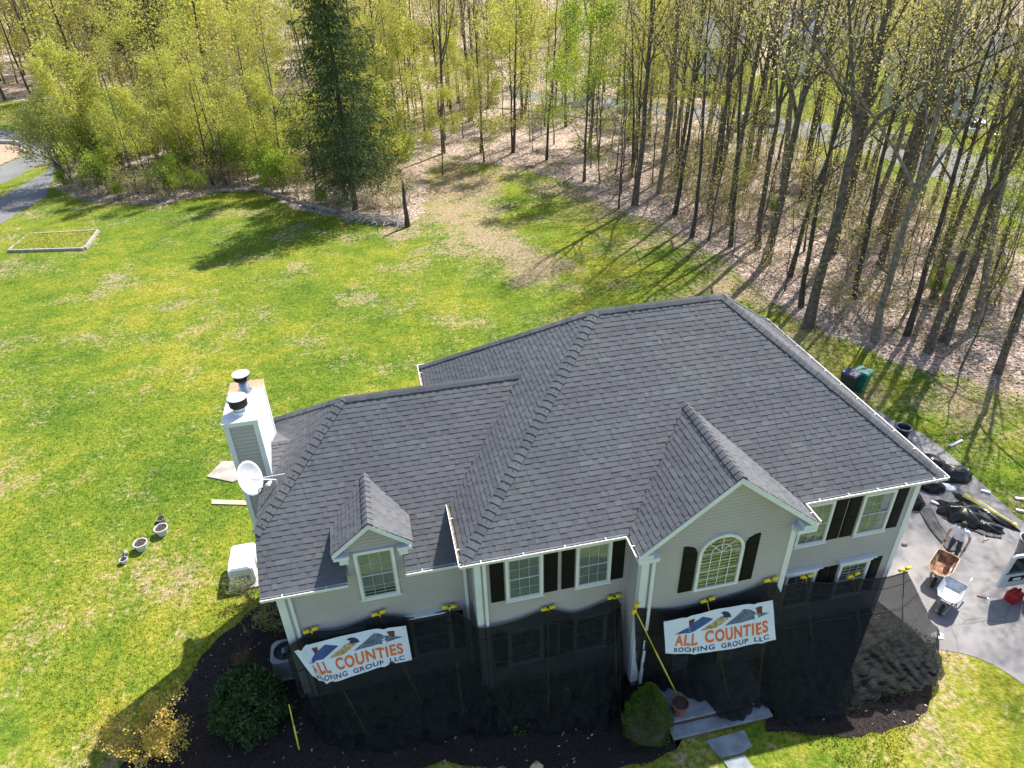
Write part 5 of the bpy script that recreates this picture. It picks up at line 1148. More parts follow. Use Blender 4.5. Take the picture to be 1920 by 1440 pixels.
t = thing('field_stone', 'pale stone at the bottom edge of the mulch bed', 'stone', (1.35, -2.05, 0)); lump_mesh('stone', 0.17, 0.13, 0.15, 22, 'plank', t, 16, 8)
t = thing('field_stone', 'brownish stone beside the wall corner on the driveway', 'stone', (15.9, 2.6, 0.012)); lump_mesh('stone', 0.13, 0.08, 0.10, 23, 'wood', t, 14, 8)

# ------------------------------------------------------------------ wheelbarrows
def wheelbarrow(x, y, ang, lift, trayin, trayout, frame, label, z0=0.012):
    root = thing('wheelbarrow', label, 'wheelbarrow', (x, y, z0), ang, 'wheelbarrows on the driveway')   # +x is forward, origin under the wheel
    T = Matrix.Translation((0, 0, 0.19)) @ Matrix.Rotation(lift, 4, 'Y') @ Matrix.Translation((0, 0, -0.19))
    tf = lambda p: T @ Vector(p)
    top = [(-1.06, -0.24, 0.64), (-1.02, -0.33, 0.64), (-0.35, -0.35, 0.62), (-0.08, -0.25, 0.60), (-0.02, 0, 0.60), (-0.08, 0.25, 0.60), (-0.35, 0.35, 0.62), (-1.02, 0.33, 0.64), (-1.06, 0.24, 0.64)]
    bot = [(-0.90, -0.18, 0.38), (-0.86, -0.22, 0.38), (-0.48, -0.22, 0.36), (-0.34, -0.16, 0.36), (-0.30, 0, 0.36), (-0.34, 0.16, 0.36), (-0.48, 0.22, 0.36), (-0.86, 0.22, 0.38), (-0.90, 0.18, 0.38)]
    n = 9; m = MB(); m.add([tf(p) for p in top] + [tf(p) for p in bot], [(i, n + i, n + (i + 1) % n, (i + 1) % n) for i in range(n)] + [tuple(range(n, 2 * n))]); tray = m.build('tray', trayin, root)
    o2 = MB(); o2.add([tf((p[0], p[1], p[2] - 0.004)) + (tf(p) - tf((-0.6, 0, 0.55))) * 0.02 for p in top] + [tf((p[0], p[1], p[2] - 0.012)) for p in bot], [(i, (i + 1) % n, n + (i + 1) % n, n + i) for i in range(n)] + [tuple(range(2 * n - 1, n - 1, -1))]); o2.build('tray_shell', trayout, tray)
    MB().tube([tf(p) for p in top + top[:1]], 0.016, 6).build('rim', trayout if trayin != 'rust' else 'plank', root, True)
    for s in (-1, 1):
        MB().tube([tf((0.10, s * 0.10, 0.19)), tf((-0.5, s * 0.2, 0.345)), tf((-1.15, s * 0.29, 0.58)), tf((-1.40, s * 0.30, 0.62))], 0.022, 8).build('handle', frame, root)
        MB().tube([tf((-1.38, s * 0.30, 0.617)), tf((-1.52, s * 0.305, 0.64))], 0.026, 8).build('grip', 'brick' if frame == 'wood' else 'white', root)
        MB().tube([tf((-0.62, s * 0.22, 0.36)), tf((-0.74, s * 0.23, 0.03)), tf((-0.90, s * 0.23, 0.03)), tf((-0.94, s * 0.25, 0.46))], 0.016, 6).build('leg', 'blackmetal', root)
        MB().tube([tf((0.10, s * 0.10, 0.19)), tf((-0.06, s * 0.2, 0.52))], 0.012, 6).build('brace', frame, root)
    wm = MB(); vs = []; R_, r_, nn, kk = 0.145, 0.048, 20, 8
    for i in range(nn):
        for k in range(kk): a = 2 * math.pi * i / nn; b = 2 * math.pi * k / kk; vs.append(((R_ + r_ * math.cos(b)) * math.cos(a), r_ * 1.15 * math.sin(b), 0.195 + (R_ + r_ * math.cos(b)) * math.sin(a)))
    wm.add(vs, [(i * kk + k, ((i + 1) % nn) * kk + k, ((i + 1) % nn) * kk + (k + 1) % kk, i * kk + (k + 1) % kk) for i in range(nn) for k in range(kk)]); w = wm.build('wheel', 'rubber', root, True)
    MB().tube([(0, -0.09, 0.195), (0, 0.09, 0.195)], 0.10, 14).build('hub', 'grey', w); MB().beam(tf((0.13, -0.14, 0.2)), tf((0.13, 0.14, 0.2)), 0.03, 0.05).build('nose_guard', frame, root)
    return root
wa = math.atan2(-0.54, -0.84)
wheelbarrow(15.52, 0.76, wa, 0.16, 'rust', 'rust', 'wood', 'rusty brown wheelbarrow held by the man')
wheelbarrow(14.98, -0.25, wa, 0.0, 'tray_in', 'steelblue', 'timber', 'blue grey wheelbarrow standing alone on the driveway')
# ------------------------------------------------------------------ the man
MT['skin'] = simple('skin', (0.42, 0.24, 0.17), 0.55, var=0.08)
MT['shirt'] = simple('grey_shirt', (0.66, 0.67, 0.75), 0.85, var=0.08, scale=4)
MT['trousers'] = simple('dark_trousers', (0.045, 0.052, 0.062), 0.85, var=0.2)
MT['hair'] = simple('dark_hair', (0.018, 0.013, 0.011), 0.6)
MT['boot'] = simple('boots', (0.05, 0.035, 0.025), 0.7)
def make_person():
    J = {'pel': (0, 0, 0.95, .155, .135), 'bel': (0.05, 0, 1.10, .165, .15), 'che': (0.09, 0, 1.30, .165, .135), 'sh': (0.11, 0, 1.43, .12, .10), 'nk': (0.15, 0, 1.52, .058, .058), 'hd0': (0.19, 0, 1.60, .082, .085), 'hd1': (0.23, 0, 1.70, .088, .09), 'hd2': (0.24, 0, 1.75, .06, .065)}
    E = [('pel', 'bel'), ('bel', 'che'), ('che', 'sh'), ('sh', 'nk'), ('nk', 'hd0'), ('hd0', 'hd1'), ('hd1', 'hd2')]; kind = {}
    for e in E[:3]: kind[e] = 'shirt'
    for e in E[3:]: kind[e] = 'skin'
    def bone(a, b, k): E.append((a, b)); kind[(a, b)] = k
    for s, n in ((1, 'l'), (-1, 'r')):
        J['sd' + n] = (0.10, s * 0.19, 1.415, .072, .072); J['ua' + n] = (0.08, s * 0.262, 1.27, .060, .060); J['el' + n] = (0.09, s * 0.315, 1.14, .044, .044); J['wr' + n] = (0.29, s * 0.310, 0.95, .029, .032); J['pm' + n] = (0.355, s * 0.303, 0.895, .032, .040)
        bone('sh', 'sd' + n, 'shirt'); bone('sd' + n, 'ua' + n, 'shirt'); bone('ua' + n, 'el' + n, 'skin'); bone('el' + n, 'wr' + n, 'skin'); bone('wr' + n, 'pm' + n, 'skin')
        st = 0.14 * s
        J['hp' + n] = (0.0, s * 0.095, 0.87, .098, .105); J['kn' + n] = (0.07 + st * 0.7, s * 0.13, 0.50, .066, .07); J['an' + n] = (-0.03 + st, s * 0.15, 0.11, .046, .048); J['to' + n] = (0.15 + st, s * 0.16, 0.045, .038, .045)
        bone('pel', 'hp' + n, 'trousers'); bone('hp' + n, 'kn' + n, 'trousers'); bone('kn' + n, 'an' + n, 'trousers'); bone('an' + n, 'to' + n, 'boot')
    names = list(J); idx = {k: i for i, k in enumerate(names)}
    me = bpy.data.meshes.new('body'); me.from_pydata([J[k][:3] for k in names], [(idx[a], idx[b]) for a, b in E], [])
    o = bpy.data.objects.new('body', me); COL.objects.link(o)
    sk = o.modifiers.new('skin', 'SKIN'); sk.use_smooth_shade = True; sk.branch_smoothing = 0.4
    for i, k in enumerate(names): v = me.skin_vertices[0].data[i]; v.radius = (J[k][3], J[k][4]); v.use_root = (k == 'pel')
    ss = o.modifiers.new('sub', 'SUBSURF'); ss.levels = 2; ss.render_levels = 2
    bpy.context.view_layer.update(); ev = o.evaluated_get(bpy.context.evaluated_depsgraph_get()); bme = bpy.data.meshes.new_from_object(ev); bpy.data.objects.remove(o)
    mats = ['shirt', 'skin', 'trousers', 'boot']; bme.materials.clear()
    for k in mats: bme.materials.append(MT[k])
    for p in bme.polygons:
        c = p.center; best = (9, None)
        for a, b in E:
            A = Vector(J[a][:3]); B = Vector(J[b][:3]); t = max(0, min(1, (c - A).dot(B - A) / (B - A).length_squared)); q = A.lerp(B, t); d = (c - q).length - (J[a][3] * (1 - t) + J[b][3] * t)
            if d < best[0]: best = (d, kind[(a, b)])
        k = best[1]
        if k == 'shirt' and c.z < 0.94: k = 'trousers'
        if k == 'trousers' and c.z > 0.97: k = 'shirt'
        p.material_index = mats.index(k); p.use_smooth = True
    root = thing('person', 'man in pale grey T-shirt and dark trousers holding the wheelbarrow handles', 'person', (15.52 - 1.74 * -0.84, 0.76 - 1.74 * -0.54, 0.012), wa)
    body = link('body', bme, root)
    h = MB().lathe([(0.03, 0.135), (0.075, 0.12), (0.10, 0.075), (0.106, 0.02), (0.098, -0.035)], (0.212, 0, 1.69), 18, 1.08, 0.95, close=False); h.add([(0.212, 0, 1.828)], []); hr = h.build('hair', 'hair', root, True)
    MB().lathe([(0.002, 0.14), (0.03, 0.135)], (0.212, 0, 1.69), 18, close=False).build('hair_crown', 'hair', root, True)
    MB().beam((0.30, 0, 1.655), (0.345, 0, 1.635), 0.022, 0.03).build('nose', 'skin', root)
    for s in (-1, 1):
        MB().lathe([(0.005, -0.03), (0.016, -0.015), (0.018, 0.012), (0.006, 0.03)], (0.215, s * 0.096, 1.655), 8, 1.0, 0.5).build('ear', 'skin', root, True)
        MB().lathe([(0.002, -0.008), (0.009, 0), (0.002, 0.008)], (0.312, s * 0.034, 1.675), 8).build('eye', 'hair', root, True)
        c = Vector((0.365, s * 0.303, 0.885)); hx = Vector((0.93, 0, -0.16)).normalized()
        for f in range(4):
            b0 = c + hx * (0.018 * (f - 1.5)) + Vector((0, s * 0.028, 0.008)); MB().tube([b0, b0 + Vector((0, s * 0.012, -0.03)), b0 + Vector((0, -s * 0.012, -0.056)), b0 + Vector((0, -s * 0.04, -0.055))], [0.0095, 0.009, 0.0085, 0.007], 6).build('finger', 'skin', root, True)
        b0 = c - hx * 0.03 + Vector((0, -s * 0.022, 0.012)); MB().tube([b0, b0 + Vector((0.02, -s * 0.018, -0.018)), b0 + Vector((0.04, -s * 0.01, -0.042))], [0.012, 0.0105, 0.009], 6).build('thumb', 'skin', root, True)
    MB().beam((-0.005, 0, 0.955), (-0.004, 0, 0.985), 0.30, 0.26, (1, 0, 0)).v
    MB().bbox(0.245, 0.252, 0.05, 0.10, 1.30, 1.33, 0.002).build('shirt_logo', 'red', root)
make_person()

# ------------------------------------------------------------------ van with its rear door open
van = thing('van', 'white van at the right picture edge with one rear door swung open', 'van', (18.25, -0.12, 0.012), -0.06)
m = MB(); prof = [(0.02, 0.42), (0.0, 0.75), (0.04, 1.35), (0.16, 1.98), (0.35, 2.06), (3.1, 2.06), (3.6, 1.85), (4.1, 1.25), (4.95, 1.05), (5.1, 0.75), (5.1, 0.40)]
n = len(prof); secs = []
for yy, ins in ((-1.95, 0.10), (-1.90, 0.02), (-1.86, 0.0), (-0.14, 0.0), (-0.10, 0.02), (-0.04, 0.10)):
    secs.append([(x, yy + (0.10 * max(0, z - 1.1) * (1 if yy < -1 else -1)), z - ins * (0.3 if z > 1.9 else 0)) for x, z in prof])
m.add([p for s_ in secs for p in s_], [(k * n + i, (k + 1) * n + i, (k + 1) * n + (i + 1) % n, k * n + (i + 1) % n) for k in range(5) for i in range(n)] + [tuple(range(n)), tuple(range(6 * n - 1, 5 * n - 1, -1))]); m.build('body', 'paint_van', van, False)
MB().prism([(-0.012, -1.80, 0.80), (-0.012, -0.22, 0.80), (0.125, -0.26, 1.86), (0.125, -1.76, 1.86)], (0.02, 0, 0)).build('cargo_opening', 'dark', van)
MB().bbox(-0.16, 0.04, -1.90, -0.10, 0.38, 0.54, 0.03).build('rear_bumper', 'grey', van)
for yy in (-1.9, -0.12): MB().bbox(-0.03, 0.05, yy, yy + 0.09, 0.85, 1.25, 0.01).build('tail_light', 'red', van)
for x in (0.95, 4.15):
    for yy in (-1.98, -0.18):
        w = MB().tube([(x, yy, 0.34), (x, yy + 0.2, 0.34)], 0.34, 24).build('wheel', 'rubber', van, False); MB().tube([(x, yy - 0.01, 0.34), (x, yy + 0.21, 0.34)], 0.2, 16).build('rim', 'metal', w)
door = thing('d', 'x', 'x'); bpy.data.objects.remove(door)
D0 = Vector((-1.13, 0.02, 0)); md = MB()
md.prism([(-1.12, 0.0, 0.38), (0.0, 0.0, 0.38), (0.0, 0.0, 1.0), (-0.02, 0.0, 1.72), (-0.10, 0.0, 1.80), (-0.98, 0.0, 1.80), (-1.07, 0.0, 1.72), (-1.12, 0.0, 1.0)], (0, 0.07, 0)); dr = md.build('rear_door', 'paint_van', van)
MB().prism([(-1.00, -0.010, 1.06), (-0.10, -0.010, 1.06), (-0.12, -0.010, 1.68), (-0.94, -0.010, 1.68)], (0, 0.008, 0)).build('window', 'tinted', dr)
MB().bbox(-0.86, -0.34, -0.03, -0.001, 0.66, 0.84, 0.008).build('plate_holder', 'blackmetal', dr); MB().box(-0.74, -0.46, -0.036, -0.031, 0.70, 0.80).build('plate', 'cloth', dr)
MB().box(-1.06, -0.02, -0.012, -0.001, 0.99, 1.03).build('moulding', 'blackmetal', dr)
t = thing('fuel_can', 'red fuel can standing under the open van door', 'fuel can', (17.62, -0.30, 0.012), 0.2)
MB().bbox(-0.22, 0.22, -0.17, 0.17, 0, 0.34, 0.03).build('tank', 'red', t); MB().tube([(-0.15, 0, 0.34), (-0.12, 0, 0.42), (0.1, 0, 0.42), (0.13, 0, 0.34)], 0.02, 6).build('handle', 'red', t); MB().tube([(0.19, 0, 0.33), (0.19, 0, 0.40)], 0.035, 10).build('cap', 'blackmetal', t)
# ------------------------------------------------------------------ back lawn things
bed = thing('raised_bed', 'raised garden bed edged with pale timbers on the left lawn', 'garden bed', (-24, 44.3, 0))
for a, b in (((-26.75, 42.9), (-21.35, 41.75)), ((-21.25, 41.85), (-21.35, 45.55)), ((-26.3, 46.2), (-21.45, 45.6)), ((-26.7, 43.05), (-26.35, 46.1))):
    MB().beam((a[0] + 24, a[1] - 44.3, 0.10), (b[0] + 24, b[1] - 44.3, 0.10), 0.14, 0.20).build('timber', 'timber', bed)
MB().poly([(-2.6, -1.3, 0.11), (2.6, -2.4, 0.11), (2.5, 1.2, 0.11), (-2.3, 1.8, 0.11)]).build('soil', 'ground', bed)
g = np.random.default_rng(3); n = 2600; u = g.random(n); v = g.random(n); P = np.stack([-2.5 + 5 * u, (-1.3 - 1.1 * u) * (1 - v) + (1.8 - 0.6 * u) * v, 0.16 + 0.1 * g.random(n)], 1); V, F, T = leaf_arrays(P, 0.16, g, 0.35, axis=np.tile([0, 0, 1.0], (n, 1))); tag(link('weeds', fast_mesh('weeds', V, F, T), bed, 'leaf_yellow'), kind='stuff')
def log(a, b, r, label, z=None):
    a = Vector((a[0], a[1], z or r)); b = Vector((b[0], b[1], z or r)); n = 12; pts = [a.lerp(b, i / (n - 1)) + Vector((rp.uniform(-.06, .06), rp.uniform(-.06, .06), 0.08 * math.sin(i * 1.7) - 0.03)) for i in range(n)]
    o = MB().tube([p - a for p in pts], [r * (1 - 0.035 * i) * rp.uniform(0.82, 1.12) for i in range(n)], 9).build('log', 'wood'); o.location = a; return tag(o, label, 'log', 'fallen logs along the lawn edge')
log((-13.2, 53.2), (-9.7, 52.5), 0.17, 'pale fallen log farthest left along the thicket edge'); log((-9.5, 52.2), (-6.3, 47.9), 0.2, 'long pale fallen log slanting along the thicket edge'); log((-6.1, 47.4), (-3.3, 44.4), 0.26, 'thick pale log nearest the spruce trunk'); log((-2.2, 42.6), (1.3, 40.3), 0.12, 'thin log in the brush pile by the dead stump')
pst = thing('dead_stump', 'tall dark dead stump post at the end of the brush pile', 'stump', (1.82, 39.9, 0)); MB().tube([(0, 0, 0), (0.03, 0, 0.8), (-0.03, 0.02, 1.8), (0.02, 0, 2.9), (0.04, 0, 3.5)], [0.24, 0.17, 0.15, 0.11, 0.03], 9).build('stem', 'barkdark', pst, True)
bp = thing('brush_pile', 'heap of grey sticks and brush between spruce and stump', 'brush pile', (-0.3, 41.6, 0)); m = MB()
for i in range(170): c = Vector((rp.uniform(-2.4, 1.9), 0, rp.uniform(0.05, 0.5))); c.y = -0.62 * c.x + rp.uniform(-0.5, 0.5) - 0.2; d = Vector((rp.gauss(0, 1), rp.gauss(0, 0.7), rp.gauss(0, 0.3))).normalized() * rp.uniform(0.4, 1.1); m.tube([c - d, c + d], [0.03, 0.012], 4)
m.build('sticks', 'timber', bp)
t = thing('stone_edging', 'curved pale stone edging round the wood chip bank by the side road', 'stone edging', (-36, 76, 0))
edge = [(-45, 79.9), (-42, 80.1), (-40.2, 79.9), (-38.6, 79.2), (-37.3, 78.0), (-36.5, 76.3), (-36.1, 74.4)]
for (x0, y0), (x1, y1) in zip(edge, edge[1:]): MB().beam((x0 + 36, y0 - 76, 0.2), (x1 + 36 - 0.06, y1 - 76 + 0.06, 0.2), 0.4, 0.4).build('edging_stone', 'timber', t)
# ------------------------------------------------------------------ trees
def branch(m, tips, rg, p, d, L, r, lvl, maxl, seg=4, up=0.15, wig=0.18, kids=(5, 5, 4), spread=(0.6, 1.0), sides=(7, 5, 4, 3), first=0.35):
    pts = [p.copy()]; dd = d.copy(); rad = [r]
    for i in range(seg):
        dd = (dd + Vector((rg.gauss(0, wig), rg.gauss(0, wig), rg.gauss(0, wig) + up * 0.3))).normalized(); p = p + dd * (L / seg); pts.append(p.copy()); rad.append(max(0.004, r * (1 - 0.78 * (i + 1) / seg)))
    m.tube(pts, rad, sides[min(lvl, 3)], cap=False)
    if lvl >= maxl:
        tips += [pts[-1], pts[-2], pts[-1].lerp(pts[-2], 0.5)] + ([pts[-3]] if seg > 2 else []); return
    for k in range(kids[min(lvl, len(kids) - 1)]):
        t = first + (1 - first) * (k + rg.random()) / kids[min(lvl, len(kids) - 1)]; f = t * seg; i = min(seg - 1, int(f)); q = pts[i].lerp(pts[i + 1], f - i)
        ax = (pts[i + 1] - pts[i]).normalized(); o = ax.orthogonal().normalized(); o = Matrix.Rotation(rg.uniform(0, 6.283), 3, ax) @ o; a = rg.uniform(*spread)
        nd_ = (ax * math.cos(a) + o * math.sin(a) + Vector((0, 0, up))).normalized(); rr0 = rad[i] + (rad[i + 1] - rad[i]) * (f - i)
        branch(m, tips, rg, q, nd_, L * rg.uniform(0.38, 0.62) * (1.15 - 0.5 * t), rr0 * rg.uniform(0.45, 0.65), lvl + 1, maxl, max(2, seg - 1), up, wig * 1.15, kids, spread, sides, 0.25)
def tall_tree(seed, Ht, r, crown=0.42, nb=13, leafn=6, leaf=0.13, mat='leaf_bud', bark='bark', maxl=2, fork=False, up=0.22, lean=0.03, spread=(0.5, 0.9), jit=0.30):
    rg = random.Random(seed); m = MB(); tips = []; n = 10; pts = []; x = y = 0
    for i in range(n + 1):
        pts.append(Vector((x, y, Ht * i / n))); x += rg.gauss(0, lean) * Ht / n + lean * 0.3; y += rg.gauss(0, lean) * Ht / n
    rad = [r * (1.35 if i == 0 else 1.0) * (1 - 0.86 * (i / n) ** 1.1) for i in range(n + 1)]
    m.tube([pts[0] - Vector((0, 0, 0.2))] + pts, [rad[0] * 1.15] + rad, 9, cap=False)
    for k in range(nb):
        t = crown + (1 - crown) * (k + rg.random()) / nb; f = t * n; i = min(n - 1, int(f)); q = pts[i].lerp(pts[i + 1], f - i); a = rg.uniform(0, 6.283); e = rg.uniform(*spread)
        if fork and k < 2: e = 0.38
        d = Vector((math.cos(a) * math.sin(e), math.sin(a) * math.sin(e), math.cos(e)))
        L = Ht * rg.uniform(0.20, 0.30) * (1.25 - 0.7 * (t - crown) / (1 - crown)) * (1.5 if fork and k < 2 else 1); br = (rad[i] + (rad[i + 1] - rad[i]) * (f - i)) * (0.75 if fork and k < 2 else 0.45)
        branch(m, tips, rg, q, d, L, br, 1, maxl + 1, 4, up, 0.14, (5, 5, 4), (0.5, 0.95))
    for k in range(14):   # leafy twigs low on the trunk
        t = rg.uniform(0.15, crown); f = t * n; i = int(f); q = pts[i].lerp(pts[i + 1], f - i); a = rg.uniform(0, 6.283); branch(m, tips if k % 3 == 0 else [], rg, q, Vector((math.cos(a), math.sin(a), 0.25)).normalized(), rg.uniform(0.8, 2.4), 0.022, 2, 3, 3)
    g = np.random.default_rng(seed); P = np.array([q[:] for q in tips]); P = np.repeat(P, leafn, 0) + g.normal(size=(len(P) * leafn, 3)) * jit
    # clumps of light and shade: drop whole sprays of leaves
    k = (np.sin(P[:, 0] * 1.3 + seed) + np.sin(P[:, 1] * 1.5) + np.sin(P[:, 2] * 1.1) + g.normal(size=len(P)) * 0.7) > -0.9; P = P[k]
    V, F, T = leaf_arrays(P, leaf, g, 0.65)
    tm = m.mesh('trunk'); tm.materials.append(MT[bark]); tm.shade_smooth(); lm = fast_mesh('crown', V, F, T); lm.materials.append(MT[mat]); return tm, lm
def shrub_proto(seed, Ht, nst, leafn, leaf, mat, bark='barkpale', spr=0.5):
    rg = random.Random(seed); m = MB(); tips = []
    for s in range(nst):
        a = rg.uniform(0, 6.283); e = rg.uniform(0.05, spr); branch(m, tips, rg, Vector((rg.uniform(-.4, .4), rg.uniform(-.4, .4), -0.05)), Vector((math.cos(a) * math.sin(e), math.sin(a) * math.sin(e), math.cos(e))), Ht * rg.uniform(0.7, 1.0), 0.035 * Ht / 4, 1, 3, 5, 0.2, 0.15, (6, 6, 4), (0.5, 1.0), first=0.22)
    g = np.random.default_rng(seed); P = np.array([q[:] for q in tips]); P = np.repeat(P, leafn, 0) + g.normal(size=(len(P) * leafn, 3)) * 0.22; P = P[P[:, 2] > 0.05]
    V, F, T = leaf_arrays(P, leaf, g, 0.65); tm = m.mesh('trunk'); tm.materials.append(MT[bark]); lm = fast_mesh('crown', V, F, T); lm.materials.append(MT[mat]); return tm, lm
TALL = [tall_tree(1, 20, 0.20, 0.38, 14, 5, 0.105, 'leaf_bud', 'bark', fork=True), tall_tree(2, 18.5, 0.16, 0.42, 13, 5, 0.105, 'leaf_bud', 'barkdark', lean=0.04), tall_tree(3, 21, 0.23, 0.38, 14, 5, 0.105, 'leaf_bud', 'bark', fork=True, lean=0.04), tall_tree(4, 19, 0.15, 0.40, 12, 7, 0.115, 'leaf_yellow', 'barkdark', lean=0.05), tall_tree(5, 20, 0.19, 0.38, 13, 4, 0.10, 'leaf_bud', 'barkpale', fork=True, lean=0.045)]
SLIM = [tall_tree(11, 13, 0.065, 0.30, 10, 3, 0.10, 'leaf_bud', 'barkdark', 1, lean=0.07), tall_tree(12, 11, 0.055, 0.28, 10, 5, 0.115, 'leaf_yellow', 'bark', 1, lean=0.08), tall_tree(13, 14, 0.075, 0.30, 10, 2, 0.10, 'leaf_bud', 'bark', 1, lean=0.07), tall_tree(14, 9, 0.05, 0.22, 10, 5, 0.12, 'leaf_thicket', 'barkpale', 1, lean=0.10)]
LEAFY = [tall_tree(21, 13, 0.12, 0.25, 14, 12, 0.17, 'leaf_fresh', 'bark', 2, up=0.05, spread=(0.9, 1.35), jit=0.35), tall_tree(22, 11, 0.10, 0.22, 14, 11, 0.17, 'leaf_yellow', 'bark', 2, up=0.08, spread=(0.8, 1.3), jit=0.35), tall_tree(23, 15, 0.14, 0.25, 15, 10, 0.18, 'leaf_yellow', 'barkdark', 2, up=0.12, spread=(0.7, 1.2), jit=0.4)]
FARW = [tall_tree(31, 17, 0.18, 0.15, 18, 12, 0.32, 'leaf_bud', 'bark', 1, jit=0.75, spread=(0.5, 1.1)), tall_tree(32, 18, 0.18, 0.15, 18, 12, 0.32, 'leaf_yellow', 'barkdark', 1, jit=0.75, spread=(0.5, 1.1)), tall_tree(33, 16, 0.16, 0.12, 18, 10, 0.32, 'leaf_bud', 'barkpale', 1, jit=0.75, spread=(0.5, 1.1))]
SHRUB = [shrub_proto(41, 4.2, 6, 9, 0.14, 'leaf_fresh'), shrub_proto(42, 5.2, 6, 9, 0.16, 'leaf_yellow'), shrub_proto(43, 3.2, 7, 9, 0.14, 'leaf_fresh'), shrub_proto(44, 6.5, 7, 7, 0.16, 'leaf_thicket', 'bark', 0.4), shrub_proto(45, 2.2, 7, 1, 0.10, 'leaf_bud', 'barkpale', 0.8)]
rt = random.Random(4)
def plant(name, proto, x, y, sc, label, group=None, cat='tree', rz=None, z=0.0):
    root = thing(name, label, cat, (x, y, z), rt.uniform(0, 6.283) if rz is None else rz, group); root.rotation_euler = (rt.gauss(0, 0.035), rt.gauss(0, 0.035), root.rotation_euler[2]); root.scale = (sc * rt.uniform(0.92, 1.08), sc * rt.uniform(0.92, 1.08), sc)
    link('trunk', proto[0], root); link('crown', proto[1], root); return root
occ = []
KIND = {}
for nm, lst in (('tan budding tall', TALL), ('slim', SLIM), ('dense leafy', LEAFY), ('broad hazy', FARW)):
    for q_ in lst: KIND[q_[0].name] = nm
for q_ in (TALL[3], SLIM[1]): KIND[q_[0].name] = 'yellow green ' + ('tall' if q_ is TALL[3] else 'slim')
KIND[SLIM[0][0].name] = 'black stemmed slim'; KIND[SLIM[3][0].name] = 'short pale stemmed'; KIND[LEAFY[0][0].name] = 'fresh green leafy'; KIND[FARW[1][0].name] = 'yellow green hazy'
def kind(p): return KIND[p[0].name]
def zone(x, y):
    # where it stands, told by things one can find
    if y < 20: return 'right of the driveway lawn'
    if x > 19 and y < 30: return 'behind the main roof corner'
    if x > 19 and y < 42: return 'beside the bare path lawn'
    if x > 19 and y < 58: return 'between lawn and street'
    if x > 30: return 'in front of the neighbouring houses'
    if x > 14: return 'behind the bright green layered tree'
    if x > 3: return 'straight behind the bare path'
    if x > -9: return 'behind the spruce'
    if x > -19: return 'behind the fallen logs'
    if x > -34: return 'behind the garden bed'
    return 'behind the side road'
def dist(x, y):
    d = math.hypot(x + 1, y + 12); return 'near' if d < 40 else 'middle distance' if d < 70 else 'distant' if d < 110 else 'very distant'
def free(x, y, d): return all((x - a) ** 2 + (y - b) ** 2 > d * d for a, b in occ)
# the trunks one can tell apart along the edge of the right hand wood, from the driveway to the back
EDGE = [(27.66, 11.34, 2, 0.75), (25.91, 13.93, 0, 0.85), (24.04, 15.58, 4, 0.95), (26.08, 15.75, 1, 1.0), (27.45, 14.66, 2, 0.95), (29.94, 15.5, 4, 1.0), (21.65, 17.95, 2, 1.05), (22.6, 20.2, 1, 0.9), (26.04, 20.31, 3, 1.0), (30.4, 19.1, 0, 1.0), (28.82, 26.66, 2, 1.05), (30.75, 26.58, 4, 1.0), (24.61, 28.85, 0, 1.0), (23.0, 29.6, 3, 0.9), (21.22, 31.91, 1, 0.9), (24.94, 33.62, 2, 1.0), (28.18, 32.65, 4, 1.05), (21.99, 36.69, 1, 1.0), (24.59, 36.15, 0, 1.0), (19.84, 39.55, 2, 0.95), (22.82, 41.88, 4, 1.05), (31.7, 14.7, 1, 1.0), (33.5, 22.5, 3, 1.0), (34.2, 29.0, 0, 1.05), (33.0, 37.0, 2, 1.0), (28.0, 42.0, 1, 1.0)]
ORD = ['first', 'second', 'third', 'fourth', 'fifth', 'sixth', 'seventh', 'eighth', 'ninth', 'tenth', 'eleventh', 'twelfth', 'thirteenth', 'fourteenth', 'fifteenth', 'sixteenth', 'seventeenth', 'eighteenth', 'nineteenth', 'twentieth', 'twenty first', 'twenty second', 'twenty third', 'twenty fourth', 'twenty fifth', 'twenty sixth', 'twenty seventh']
for i, (x, y, p, sc) in enumerate(sorted(EDGE, key=lambda q: q[1] + 0.15 * q[0])):
    occ.append((x, y))
    if abs(x - 21.65) < 0.01: lab = 'thick dark trunked tree closest to the main roof, at the lawn edge'
    else: lab = kind(TALL[p]) + ' tree near the right lawn edge, ' + ORD[i] + ' back from the driveway'
    plant('woodland_tree', TALL[p], x, y, sc, lab, 'tall trees at the right edge of the lawn')
o = plant('sapling', SLIM[0], 18.33, 39.08, 1.1, 'slim black trunked sapling standing alone in front of the right wood'); occ.append((18.3, 39.1))
MID = [(17.91, 46.83, LEAFY[0], 1.0, 'bright green layered tree at the back of the lawn'), (18.99, 45.68, SLIM[1], 1.1, 'slim tree right beside the bright green layered tree'), (16.54, 54.43, TALL[3], 0.8, 'tall tree with yellowish leaves behind the end of the bare path'), (10.63, 55.6, LEAFY[1], 0.75, 'small leaning yellow green tree at the end of the bare path'), (7.3, 60.0, TALL[0], 0.95, 'tall bare forked tree just right of the big spruce'), (14.0, 58.0, LEAFY[2], 1.0, 'full yellow green tree in the centre of the back wood'), (24.5, 52.0, LEAFY[2], 1.0, 'leafy yellow green tree behind the bright green layered tree'), (22.0, 58.0, LEAFY[0], 1.1, 'bright green tree deep in the back wood'), (6.2, 52.5, LEAFY[1], 0.62, 'low spreading yellow leaved tree with pale branches beside the spruce')]
for x, y, pr, sc, lab in MID: occ.append((x, y)); plant('leafy_tree', pr, x, y, sc, lab)
k = 0
